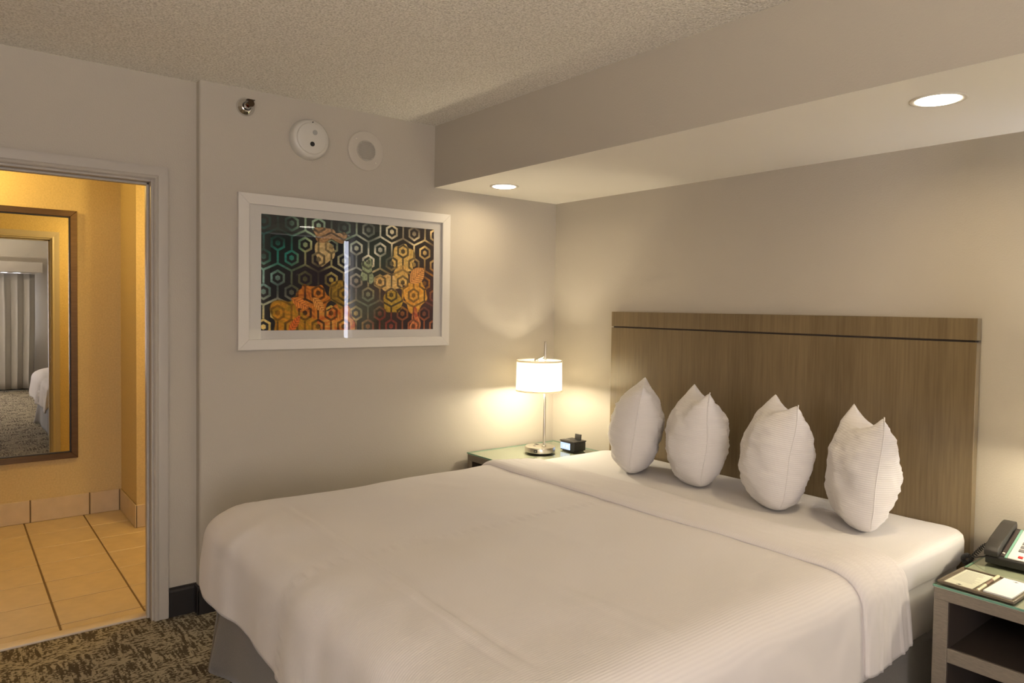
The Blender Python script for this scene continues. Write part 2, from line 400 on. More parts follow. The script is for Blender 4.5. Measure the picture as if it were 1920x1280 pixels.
# floor tiles, one object each
def tile_mesh(name, sx, sy, sz, bev=0.003):
    bm = bmesh.new(); box(bm, -sx/2, sx/2, -sy/2, sy/2, 0, sz)
    bmesh.ops.bevel(bm, geom=[e for e in bm.edges if all(v.co.z > sz-1e-6 for v in e.verts)], offset=bev, segments=1, affect='EDGES')
    bmesh.ops.recalc_face_normals(bm, faces=bm.faces)
    me = bpy.data.meshes.new(name); bm.to_mesh(me); bm.free(); me.materials.append(M_TILE); return me
xs = [-0.168, -0.253]+[-0.253-0.3175*k for k in range(1, 7)]
xs[-1] = HX
ys = [-2.790+0.345*k for k in range(-5, 6)]
cache = {}
for i in range(len(xs)-1):
    for j in range(len(ys)-1):
        y0, y1, xa, xb = ys[j], ys[j+1], xs[i+1], xs[i]
        if y0 < YF: y0 = YF
        cx_ = (xa+xb)/2
        if (y0+y1)/2 > -2.21:
            if xb <= -1.62: continue
            xa = max(xa, -1.63)
        elif y1 > -2.21 and xb <= -1.62: y1 = -2.21
        if y1 > -1.0: y1 = -1.0
        if y1-y0 < .03: continue
        gy, gx = 0.0075, 0.0060
        key = (round(xb-xa, 3), round(y1-y0, 3))
        if key not in cache: cache[key] = tile_mesh('floor_tile', xb-xa-gx, y1-y0-gy, 0.006)
        t = bpy.data.objects.new('floor_tile', cache[key]); COL.objects.link(t); t.parent = hall_floor
        t.location = ((xa+xb)/2, (y0+y1)/2, -0.005+random.uniform(0, .0008))
# skirting tiles
def skirt_tiles(parent, spans, axis, face, sign):
    for a, b in spans:
        bm = bmesh.new()
        if axis == 'y': box(bm, face, face+sign*.011, a+.0035, b-.0035, 0.002, 0.153, bevel=.003, seg=1)
        else: box(bm, a+.0035, b-.0035, face, face+sign*.011, 0.002, 0.153, bevel=.003, seg=1)
        obj('skirting_tile', bm, M_TILE, parent)
    bm = bmesh.new(); a, b = spans[0][0], spans[-1][1]
    if axis == 'y': box(bm, face, face+sign*.004, a, b, 0, 0.152)
    else: box(bm, a, b, face, face+sign*.004, 0, 0.152)
    obj('skirting_grout', bm, M_GROUT, parent)
skirt_tiles(hall_back, [(-4.49, -4.145), (-4.145, -3.80), (-3.80, -3.455), (-3.455, -3.105), (-3.105, -2.755), (-2.755, -2.408), (-2.408, -2.221)], 'y', HX, 1)
skirt_tiles(hall_jut, [(HX+.011, -1.619)], 'x', -2.21, -1)
skirt_tiles(hall_jut, [(-2.221, -1.86), (-1.86, -1.5), (-1.5, -1.0)], 'y', -1.63, 1)
bm = bmesh.new(); box(bm, -0.168, -0.106, OY0+.012, OY1-.012, -0.002, 0.010, bevel=.004); struct('trim_threshold', bm, M_THRESH, 'pale stone threshold strip in the doorway', angle=40)

# door frame: jambs, stops, casings
door = bpy.data.objects.new('door_1', None); COL.objects.link(door); door.location = (-0.1, OY1, 0); tagobj(door, 'cased doorway into the lit hall', None, None, 'structure')
def dpart(name, bm, m=M_TRIM, angle=35):
    o = obj(name, bm, m, None, angle=angle); o.parent = door; o.matrix_parent_inverse = Matrix.Translation((0.1, -OY1, 0)); return o
JT = 0.014
def casing_prof(): return [(0.0, 0.0), (0.0, 0.010), (0.006, 0.016), (0.014, 0.016), (0.020, 0.012), (0.050, 0.016), (0.060, 0.016), (0.060, 0.0)]
def casing(side_x, sgn):
    pr = casing_prof(); i0, i1, it = OY0+.004, OY1-.004, OZ-.004
    def sweep(path):
        bm = bmesh.new(); rings = []
        for (y, z), (ny, nz) in path:
            rings.append([bm.verts.new((side_x+sgn*v, y+ny*u, z+nz*u)) for u, v in pr])
        n = len(pr)
        for a, b in zip(rings, rings[1:]):
            for k in range(n): bm.faces.new((a[k], a[(k+1) % n], b[(k+1) % n], b[k]))
        bm.faces.new(rings[0]); bm.faces.new(rings[-1]); return bm
    dpart('casing', sweep([((i1, 0), (1, 0)), ((i1, it), (1, 1))]))
    dpart('casing', sweep([((i1, it), (1, 1)), ((i0, it), (-1, 1))]))
    dpart('casing', sweep([((i0, it), (-1, 1)), ((i0, 0), (-1, 0))]))
casing(-DX, 1); casing(-0.169, -1)
bm = bmesh.new(); box(bm, -0.169, -DX, OY1-JT, OY1, 0, OZ, bevel=.0015, seg=1); dpart('jamb', bm)
bm = bmesh.new(); box(bm, -0.169, -DX, OY0, OY0+JT, 0, OZ, bevel=.0015, seg=1); dpart('jamb', bm)
bm = bmesh.new(); box(bm, -0.169, -DX, OY0+JT, OY1-JT, OZ-JT, OZ, bevel=.0015, seg=1); dpart('head_jamb', bm)
bm = bmesh.new(); box(bm, -0.130, -0.095, OY1-JT-.011, OY1-JT, 0, OZ-JT, bevel=.002, seg=1); dpart('door_stop', bm)
bm = bmesh.new(); box(bm, -0.130, -0.095, OY0+JT, OY0+JT+.011, 0, OZ-JT, bevel=.002, seg=1); dpart('door_stop', bm)
bm = bmesh.new(); box(bm, -0.130, -0.095, OY0+JT, OY1-JT, OZ-JT-.011, OZ-JT, bevel=.002, seg=1); dpart('door_stop', bm)
bm = bmesh.new(); box(bm, -0.160, -0.135, OY1-JT-.0015, OY1-JT, 0.93, 0.99, bevel=.0006, seg=1); dpart('strike_plate', bm, M_NICKEL)
bm = bmesh.new(); box(bm, -0.155, -0.145, OY1-JT-.0019, OY1-JT-.0012, 0.95, 0.97); dpart('strike_hole', bm, M_BLACK)

# windows and curtains at the far wall (seen in the hall mirror) and beside the alcove (seen in the picture glass)
def curtain(name, x, y0, y1, z0, z1, m, label, pitch=0.16, amp=0.045, group=None, xsign=1):
    n = int((y1-y0)/0.01); ys_ = np.linspace(y0, y1, n); zs = np.linspace(z0, z1, 14); P = np.zeros((n, 14, 3))
    for i, y in enumerate(ys_):
        for k, z in enumerate(zs):
            t = (z-z0)/(z1-z0); ph = 2*PI*(y/pitch)+1.3*noise.noise((y*2.1, t*0.8, 3))
            P[i, k] = (x+xsign*amp*(0.6+0.4*(1-t))*math.sin(ph)*(1+.35*noise.noise((y*4, 0, 9))), y+0.015*math.sin(ph*2), z)
    t = thing(name, label, 'curtain', (x, (y0+y1)/2, z0), 0, group)
    me = grid_mesh('drape', P); o = link_mesh('drape', me, m, smooth=True); o.parent = t; o.matrix_parent_inverse = t.matrix_basis.inverted()
    sm = o.modifiers.new('thick', 'SOLIDIFY'); sm.thickness = 0.004
    bm = bmesh.new(); tube(bm, [(x, y0-.03, z1+.02), (x, y1+.03, z1+.02)], 0.012, 10); r = obj('rod', bm, M_NICKEL, None, angle=40); r.parent = t; r.matrix_parent_inverse = t.matrix_basis.inverted()
    return t
curtain('curtain', 6.42, -4.30, -2.04, 0.03, 1.93, M_DRAPE, 'pale grey pleated curtain reflected in the hall mirror')
bm = bmesh.new(); box(bm, 6.22, 6.60, -4.6, -1.93, 1.95, 2.12, bevel=.004); struct('trim_pelmet', bm, M_TRIM, 'painted pelmet box above the far curtain')
win = bpy.data.objects.new('window_1', None); COL.objects.link(win); win.location = (6.6, -3.1, 0.9); tagobj(win, 'far window behind the grey curtain', None, None, 'structure')
for nm, d, m in (('window_frame', (6.575, 6.599, -4.2, -2.1, .75, 1.9), M_TRIM), ('pane', (6.568, 6.574, -4.14, -2.16, .81, 1.86), M_WINPANE)):
    o = boxobj(nm, d, m); o.parent = win; o.matrix_parent_inverse = Matrix.Translation((-6.6, 3.1, -.9))
win2 = bpy.data.objects.new('window_2', None); COL.objects.link(win2); win2.location = (3.155, -.03, .7); tagobj(win2, 'narrow daylit gap beside the alcove drape', None, None, 'structure')
for nm, d, m in (('window_frame', (3.145, 3.1595, -.80, -.006, .70, 2.16), M_TRIM), ('pane', (3.139, 3.1445, -.78, -.012, .74, 2.13), M_WINPANE)):
    o = boxobj(nm, d, m); o.parent = win2; o.matrix_parent_inverse = Matrix.Translation((-3.155, .03, -.7))
curtain('blackout_curtain', 3.118, -.82, -.062, 0.66, 2.14, M_DRAPED, 'dark blackout curtain beside the right nightstand, seen in the picture glass', pitch=.11, amp=.012)

# ------------------------------------------------------------------ headboard
hb = thing('headboard', 'wide brown wood-veneer headboard on the wall behind the pillows', 'headboard', (1.54, 0, 0))
HX0, HX1, HT, HG = 0.569, 2.516, 1.475, 1.384
bm = bmesh.new(); box(bm, HX0-1.54, HX1-1.54, -.047, -.006, 0.30, HG-.004, bevel=.0015, seg=1); obj('panel', bm, M_HEAD, hb)
bm = bmesh.new(); box(bm, HX0-1.54, HX1-1.54, -.047, -.006, HG+.004, HT, bevel=.0015, seg=1); obj('top_rail', bm, M_HEAD, hb)
bm = bmesh.new(); box(bm, HX0-1.53, HX1-1.55, -.036, -.001, 0.32, HT-.02); obj('backing', bm, M_NSDARK, hb)
for x in (HX0-1.54, HX1-1.54-.06):
    bm = bmesh.new(); box(bm, x, x+.06, -.045, -.012, 0.0, 0.31); obj('leg', bm, M_HEAD, hb)

# ------------------------------------------------------------------ bed
BX = 1.552                                     # centre line of the bed
bed = thing('bed', 'king bed with white mattress and grey skirt against the brown headboard', 'bed', (BX, -1.2, 0))
def bedobj(name, me, m, smooth=True, parent=bed):
    o = link_mesh(name, me, m, smooth=smooth); o.parent = parent
    w = Matrix.Translation(parent.location); o.matrix_parent_inverse = w.inverted(); return o
# mattress: rounded shell, ring by ring
def rounded_rect(hx, hy, r, n=10, nside=24):
    pts = []
    cs = [(hx-r, hy-r, 0), (-(hx-r), hy-r, PI/2), (-(hx-r), -(hy-r), PI), (hx-r, -(hy-r), 1.5*PI)]
    for ci, (cx, cy, a0) in enumerate(cs):
        for k in range(n+1):
            a = a0+k/n*PI/2; pts.append((cx+r*math.cos(a), cy+r*math.sin(a)))
        nx, ny, na = cs[(ci+1) % 4]
        p0 = pts[-1]; p1 = (nx+r*math.cos(na), ny+r*math.sin(na))
        for k in range(1, nside): pts.append((p0[0]+(p1[0]-p0[0])*k/nside, p0[1]+(p1[1]-p0[1])*k/nside))
    return pts
def mattress():
    prof = [(-.05, .318), (-.02, .320), (-.009, .334), (-.007, .40), (-.010, .47), (-.014, .515), (-.004, .528), (.006, .548), (.010, .575), (.011, .618), (.007, .637), (-.004, .647), (-.030, .651), (-.2, .650), (-.5, .652), (-.90, .652)]
    hx, hy, cx, cy = 0.966, 1.06, BX, -1.125
    rings = []
    for off, z in prof:
        r = max(0.085+off, 0.004) if off > -.3 else 0.004
        ring = rounded_rect(hx+off, hy+off, max(.09+off, .01))
        out = []
        for x, y in ring:
            w = 0.004*fbm(x*5, y*5, z*9) if z < .64 else 0.0
            dz = 0.003*fbm(x*4, y*4) if z > .6 else 0.0
            l = math.hypot(x, y) or 1
            out.append((cx+x+w*x/l, cy+y+w*y/l, z+dz))
        rings.append(out)
    n = len(rings[0]); V = [p for r in rings for p in r]; F = []
    for i in range(len(rings)-1):
        for k in range(n): F.append((i*n+k, i*n+(k+1) % n, (i+1)*n+(k+1) % n, (i+1)*n+k))
    F.append(tuple(range((len(rings)-1)*n, len(rings)*n))); F.append(tuple(reversed(range(n))))
    me = bpy.data.meshes.new('mattress'); me.from_pydata(V, [], F); return me
bedobj('mattress', mattress(), M_SHEET)
# skirt: three hanging panels with a split corner pleat
def skirt_panel(p0, p1, nx, ny, flare, pleats=()):
    n = 90; P = np.zeros((n, 10, 3)); L = math.hypot(p1[0]-p0[0], p1[1]-p0[1])
    for i in range(n):
        s = i/(n-1); x = p0[0]+(p1[0]-p0[0])*s; y = p0[1]+(p1[1]-p0[1])*s
        endk = (math.exp(-((s)*L/.10)**2) if p0[1] < -2 else 0)+(math.exp(-((1-s)*L/.10)**2) if p1[1] < -2 else 0)
        for k in range(10):
            t = k/9; z = .338-(.338-.012)*t
            o = t*(flare*.15+flare*endk)+.006*t*math.sin(s*L*9+1.0)
            for c, wd in pleats: o -= .02*t*math.exp(-((s-c)*L/wd)**2)
            P[i, k] = (x+nx*o, y+ny*o, z)
    return P
def thick(o, t):
    m = o.modifiers.new('thick', 'SOLIDIFY'); m.thickness = t; m.offset = 1
for a, b, nx, ny in (((.594, -.09), (.594, -2.30), -1, 0), ((.598, -2.305), (2.506, -2.305), 0, -1), ((2.509, -2.30), (2.509, -.09), 1, 0)):
    o = bedobj('bed_skirt', grid_mesh('bed_skirt', skirt_panel(a, b, nx, ny, .055, [(0.5, .03)])), M_SKIRT); thick(o, .004)
# pleat flaps behind the two foot corners
for sx, cx in ((-1, .586), (1, 2.52)):
    P = np.zeros((8, 8, 3))
    for i in range(8):
        for k in range(8):
            s, t = i/7, k/7; o = .05*t
            P[i, k] = (cx+sx*(o+.02-.02*s)+sx*(-.10+.13*s)*1.0, -2.30-.03*s*t+.012*math.sin(s*6), .34-.325*t)
    o = bedobj('skirt_pleat', grid_mesh('skirt_pleat', P), M_SKIRT); thick(o, .004)
bm = bmesh.new(); box(bm, .60, 2.50, -2.26, -.08, .10, .333, bevel=.02); o = obj('box_spring', bm, M_SKIRT, None, angle=40); o.parent = bed; o.matrix_parent_inverse = Matrix.Translation(-bed.location)
for x in (.68, 2.42):
    for y in (-.2, -2.12):
        bm = bmesh.new(); lathe(bm, [(.03, 0), (.03, .10)], 16, org=(x-BX, y+1.2, 0)); obj('leg', bm, M_BLACK, bed, angle=40)

# duvet
TOPZ = .664
def roll_table(A, B, p):
    a = np.linspace(0, PI/2, 400); o = A*np.sin(a)**(2/p); dz = B*(1-np.cos(a)**(2/p))
    L = np.concatenate([[0], np.cumsum(np.hypot(np.diff(o), np.diff(dz)))]); return L, o, dz
SIDE_T = roll_table(.125, .095, 2.5); FOOT_T = roll_table(.225, .115, 2.6)
def prof_drop(d, T):
    """arc-length d beyond the flat top -> (outward, down, normal angle)"""
    L, o, dz = T
    if d <= 0: return 0.0, 0.0, 0.0
    if d < L[-1]:
        u = float(np.interp(d, L, o)); v = float(np.interp(d, L, dz)); return u, v, PI/2*min(1, (v/dz[-1])**.6)
    return o[-1]+0.012*(1-math.exp(-(d-L[-1])/.1)), dz[-1]+(d-L[-1]), PI/2
HW = 0.858                       # half flat width
YE = -2.150                      # where the foot starts to roll over
SIDE = float(SIDE_T[0][-1])+0.205  # arc length that hangs at the sides
FOOT = float(FOOT_T[0][-1])+0.195
def drape(a, yv, off=0.0):
    """a: signed arc position across the bed; yv: position along the bed (beyond YE = arc length)"""
    dx = max(abs(a)-HW, 0.0); dy = max(YE-yv, 0.0); sx = 1 if a >= 0 else -1
    bx = BX+sx*min(abs(a), HW); by = max(yv, YE)
    if dx > 0 and dy > 0:
        u, v = dx/SIDE, dy/FOOT
        p = 5.0; dn = (u**p+v**p)**(1/p)
        ang = math.atan2(v, u)
        w = ang/(PI/2); w = w*w*(3-2*w)
        Ls = (SIDE*(1-w)+FOOT*w)*(1-.26*math.sin(2*ang))
        o1, z1, n1 = prof_drop(dn*Ls, SIDE_T); o2, z2, n2 = prof_drop(dn*Ls, FOOT_T)
        o = o1*(1-w)+o2*w; dz = z1*(1-w)+z2*w; nn = n1*(1-w)+n2*w
        ca, sa = math.cos(ang)**.55, math.sin(ang)**.55
        X = bx+sx*(o1+off*math.sin(nn))*ca; Y = by-(o2+off*math.sin(nn))*sa
        return X, Y, TOPZ-dz+off*math.cos(nn)
    if dx > 0:
        o, dz, k = prof_drop(dx, SIDE_T)
        return bx+sx*(o+off*math.sin(k)), by, TOPZ-dz+off*math.cos(k)
    o, dz, k = prof_drop(dy, FOOT_T)
    return bx, by-(o+off*math.sin(k)), TOPZ-dz+off*math.cos(k)
def duvet_offset(a, yv):
    d = 0.010*fbm(a*1.6, yv*1.6, 1.0, 2)+0.0035*fbm(a*5, yv*5, 2.0, 2)
    # sewn line running up the middle with small puckers, crease where the foot turns down
    d += 0.0048*math.exp(-((a+.09)/.020)**2)*(0.5+math.sin(yv*150+3*noise.noise((yv*3, 1, 1)))) * (1 if yv < -.9 else 0)
    d -= 0.003*math.exp(-((a+.09)/.05)**2)
    yl = -2.15-.02*math.sin(a*1.5)
    d += (0.0065*math.exp(-((yv-yl)/.010)**2)-0.004*math.exp(-((yv-yl-.03)/.02)**2))*min(1, max(0, (HW-.02-abs(a))/.15))
    for c, s in ((.55, .02), (-.35, .03), (.2, .015)):
        d += 0.0025*math.exp(-((yv+1.3+c-s*a*4)/.02)**2)*math.exp(-((a-c)/.35)**2)
    hang = max(abs(a)-HW, 0)/SIDE; fh = max(YE-yv, 0)/FOOT
    if fh > 0: d += .016*fh*fbm(a*4.5, 0.5, 3, 2)+.010*fh*math.sin(a*7+1.5*fh)
    if hang > 0: d += .010*hang*fbm(yv*4.5, 2.5, 3, 2)
    if hang > 0 and fh > 0: d += .012*min(hang, fh)*math.sin(math.atan2(fh, hang)*14)+.014*min(hang, fh)*fbm(a*9, yv*9, 4, 2)
    return d
avals = np.concatenate([np.linspace(-HW-SIDE, -HW, 26)[:-1], np.linspace(-HW, HW, 110), np.linspace(HW, HW+SIDE, 26)[1:]])
yvals = np.concatenate([np.linspace(-.80, YE, 110), np.linspace(YE, YE-FOOT, 40)[1:]])
P = np.zeros((len(avals), len(yvals), 3))
for i, a in enumerate(avals):
    for j, yv in enumerate(yvals): P[i, j] = drape(a, yv, 0.006+duvet_offset(a, yv))
dv = thing('duvet', 'white striped duvet spread over the bed, its top turned down', 'duvet', (BX, -1.2, .66))
o = bedobj('cover', grid_mesh('cover', P), M_LINEN, parent=dv); m_ = o.modifiers.new('thick', 'SOLIDIFY'); m_.thickness = .012; m_.offset = -1
# turned-down band with a rolled lower edge
sec = [(-.93, .007), (-.975, .008), (-.995, .009), (-1.008, .014), (-1.012, .022), (-1.006, .030), (-.992, .036), (-.965, .039), (-.93, .037), (-.89, .033), (-.85, .030), (-.81, .027), (-.77, .024), (-.735, .021), (-.705, .017), (-.68, .013), (-.668, .008), (-.664, .002), (-.672, -.004)]
av2 = np.concatenate([np.linspace(-HW-SIDE+.015, -HW, 34)[:-1], np.linspace(-HW, HW, 130), np.linspace(HW, HW+SIDE-.015, 34)[1:]])
sp_ = np.linspace(0, 1, len(sec)); sq = np.linspace(0, 1, 76)
sec2 = list(zip(np.interp(sq, sp_, [q[0] for q in sec]), np.interp(sq, sp_, [q[1] for q in sec])))
P = np.zeros((len(av2), len(sec2), 3))
for i, a in enumerate(av2):
    hang = max(abs(a)-HW, 0)/SIDE; rt = min(1, max(0, (a+.2)/1.1))
    for j, (yv, off) in enumerate(sec2):
        top = 1 if sq[j] > .30 and sq[j] < .93 else 0
        w = .003*noise.noise((a*.9, yv*22, 5))*(1+1.2*hang)*top
        for yc, sl, am in ((-.735, .05, .8), (-.790, .02, 1.0), (-.845, -.015, .9), (-.905, -.03, 1.0)):
            c = yc+sl*(a-.4)+.02*noise.noise((a*1.7, yc*9, 2)); w += top*am*(.0012+.0026*rt+.0035*hang)*math.exp(-((yv-c)/.009)**2)
        yy = yv+.012*noise.noise((a*1.1, 0, 8))*(1 if sq[j] < .65 else 1.6)+(.04*hang*hang if sq[j] > .6 else .015*hang*hang)
        P[i, j] = drape(a, yy, off+w+.010*fbm(a*1.6, yy*1.6, 1.0, 2))
o = bedobj('turned_down_fold', grid_mesh('turned_down_fold', P), M_LINEN, parent=dv)
m_ = o.modifiers.new('thick', 'SOLIDIFY'); m_.thickness = .003; m_.offset = -1

# ------------------------------------------------------------------ pillows
def pillow_mesh(seed, w, h, T, tipn, tipf, sag):
    """local x: along the pillow (near edge +x), y: thickness, z: up. Two inflated faces, corner ears at the top."""
    n = 44; V = []; F = []
    def pt(u, v, side):
        # u,v in [-1,1]
        ex = (1-abs(u)**2.6); ez = (1-abs(v)**2.4)
        th = T/2*max(ex, 0)**.52*(max(ez, 0)**.72*(1.0-.16*v) if v > 0 else max(ez, 0)**.50)
        # edges: narrow top and bottom, ears at the upper corners
        half = w/2*(1-.10*(1-v*v)+.0*v)
        if v > 0: half *= 1-.14*v**3
        else: half *= 1-.20*abs(v)**2.2
        x = half*u
        z = h/2*v
        top = max(v, 0)**4
        z -= top*sag*(1-abs(u)**1.7)
        ear = max(abs(u)-.55, 0)/.45
        tz = tipn if u > 0 else tipf
        z += top*ear**2*tz
        z -= .016*max(v, 0)**10*(max(abs(u)-.80, 0)/.20)**2; x *= 1-.035*max(v, 0)**8*(max(abs(u)-.6, 0)/.4)
        bot = max(-v, 0)**4
        z += bot*(.030*abs(u)**3)
        wr = 0.0
        e = max(abs(u), abs(v))
        k = (1-(ex*ez))
        wr += .014*th/(T/2+1e-6)*fbm(u*2.3+seed, v*2.3, side*2.0, 3)
        wr += .0115*fbm(u*4+seed, v*15, side, 2)*max(ex, 0)**.4*max(ez, 0)**.4*(1 if u > -.2 else .4)
        # gathers next to the seams
        wr += .006*math.sin(v*34+5*noise.noise((v*3, seed, side)))*math.exp(-((1-abs(u))/.10)**2)*(1-abs(v))
        y = side*(th+wr*min(1, th/.02))+.012*noise.noise((u*1.5, v*1.5, seed))
        return (x, y, z)
    for side in (1, -1):
        b = len(V)
        for i in range(n+1):
            for j in range(n+1):
                u = -math.cos(PI*i/n); v = -math.cos(PI*j/n); V.append(pt(u, v, side))
        for i in range(n):
            for j in range(n):
                q = (b+i*(n+1)+j, b+(i+1)*(n+1)+j, b+(i+1)*(n+1)+j+1, b+i*(n+1)+j+1)
                F.append(q if side > 0 else q[::-1])
    bm = bmesh.new(); vs_ = [bm.verts.new(p) for p in V]
    for f in F: bm.faces.new([vs_[k] for k in f])
    bmesh.ops.remove_doubles(bm, verts=bm.verts, dist=1e-5)
    return bm
def seam_bm(seed, w, h, tipn):
    """raised stitched seam running down the near edge"""
    bm = bmesh.new(); pts = []
    for k in range(29):
        v = -0.93+1.9*k/28
        half = w/2*(1-.10*(1-v*v))
        half *= (1-.14*v**3) if v > 0 else (1-.20*abs(v)**2.2)
        top = max(v, 0)**4; bot = max(-v, 0)**4
        pts.append((half+.0005, .012*noise.noise((1.5, v*1.5, seed)), h/2*v+top*tipn+bot*.03))
    tube(bm, pts, .0022, 6); return bm
# near-bottom point, azimuth, size, tip lifts
PIL = [
 ('leftmost of the four white standing pillows, nearest the bedside lamp', (1.172, -.493), 39, .40, .475, .270, .0, .012, .04, -7),
 ('second white standing pillow from the left, between two others', (1.540, -.430), 50, .385, .465, .285, .014, .014, .060, -4),
 ('third white standing pillow from the left on the bed', (1.992, -.485), 48, .38, .468, .285, .010, .012, .055, -7),
 ('rightmost of the four white standing pillows, nearest the telephone', (2.345, -.480), 44, .385, .462, .235, .010, .014, .075, -4),
]
for i, (lab, (bx, by), az, w, h, T, tn, tf, sag, lean) in enumerate(PIL):
    a = math.radians(az); d = Vector((math.sin(a), -math.cos(a), 0))          # towards the near edge
    c = Vector((bx, by, 0))-d*(w/2*.80)
    t = thing('pillow', lab, 'pillow', (c.x, c.y, .650+h/2), math.atan2(d.y, d.x), 'white pillows stood upright in a row on the bed')
    t.rotation_euler = (math.radians(lean), math.radians(2), math.atan2(d.y, d.x))
    obj('pillowcase', pillow_mesh(3.1*i+1, w, h, T, tn, tf, sag), M_PILLOW, t, smooth=True)
    obj('seam', seam_bm(3.1*i+1, w, h, tn), M_PILLOW, t, smooth=True)

# ------------------------------------------------------------------ nightstands
def nightstand(x0, w, y0, y1, zt, label, group='glass-topped nightstands either side of the bed'):
    """x0 left, w width, y0 front (negative), y1 back"""
    t = thing('nightstand', label, 'nightstand', (x0+w/2, (y0+y1)/2, 0), 0, group)
    hw, hd = w/2, (y1-y0)/2
    b0 = zt-.008
    bm = bmesh.new(); box(bm, -hw, hw, -hd, hd, b0+.0005, zt, bevel=.0012, seg=1)
    for f in bm.faces:
        if abs(f.normal.z) < .9: f.material_index = 1
    bm.normal_update()
    for f in bm.faces: f.material_index = 0 if abs(f.normal.z) > .8 else 1
    obj('glass_top', bm, [M_TABLEGLASS, M_GLASSEDGE], t)
    bm = bmesh.new(); box(bm, -hw+.003, hw-.003, -hd+.003, hd-.003, b0-.040, b0-.002, bevel=.002, seg=1); obj('top_board', bm, M_NSWOOD, t)
    bm = bmesh.new(); box(bm, -hw+.003, hw-.003, -hd+.003, hd-.003, b0-.002, b0); obj('painted_underside', bm, M_NSTOP, t)
    for s in (-1, 1):
        x = s*(hw-.003); xa, xb = (x, x-s*.043)
        bm = bmesh.new(); box(bm, xa, xb, -hd+.003, hd-.003, 0, b0-.040, bevel=.002, seg=1); obj('side_panel', bm, M_NSWOOD, t)
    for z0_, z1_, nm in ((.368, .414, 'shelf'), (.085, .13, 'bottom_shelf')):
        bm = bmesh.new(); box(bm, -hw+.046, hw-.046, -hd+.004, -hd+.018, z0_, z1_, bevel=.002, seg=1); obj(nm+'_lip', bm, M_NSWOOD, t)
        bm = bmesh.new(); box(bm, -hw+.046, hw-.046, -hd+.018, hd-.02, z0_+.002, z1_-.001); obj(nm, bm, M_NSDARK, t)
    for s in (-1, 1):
        bm = bmesh.new(); box(bm, s*(hw-.046), s*(hw-.049), -hd+.008, hd-.02, .13, b0-.041); obj('inner_dark_sheet', bm, M_NSDARK, t)  # thin dark sheets set over the inner sides to make them darker
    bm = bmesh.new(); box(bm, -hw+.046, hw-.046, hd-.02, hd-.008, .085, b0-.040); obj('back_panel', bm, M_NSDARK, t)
    return t
ZT = .612
NSL = nightstand(.035, .482, -.722, -.02, ZT, 'left glass-topped grey wood nightstand in the room corner under the lamp')
NSR = nightstand(2.622, .482, -.672, -.02, ZT, 'right glass-topped grey wood nightstand carrying the telephone')

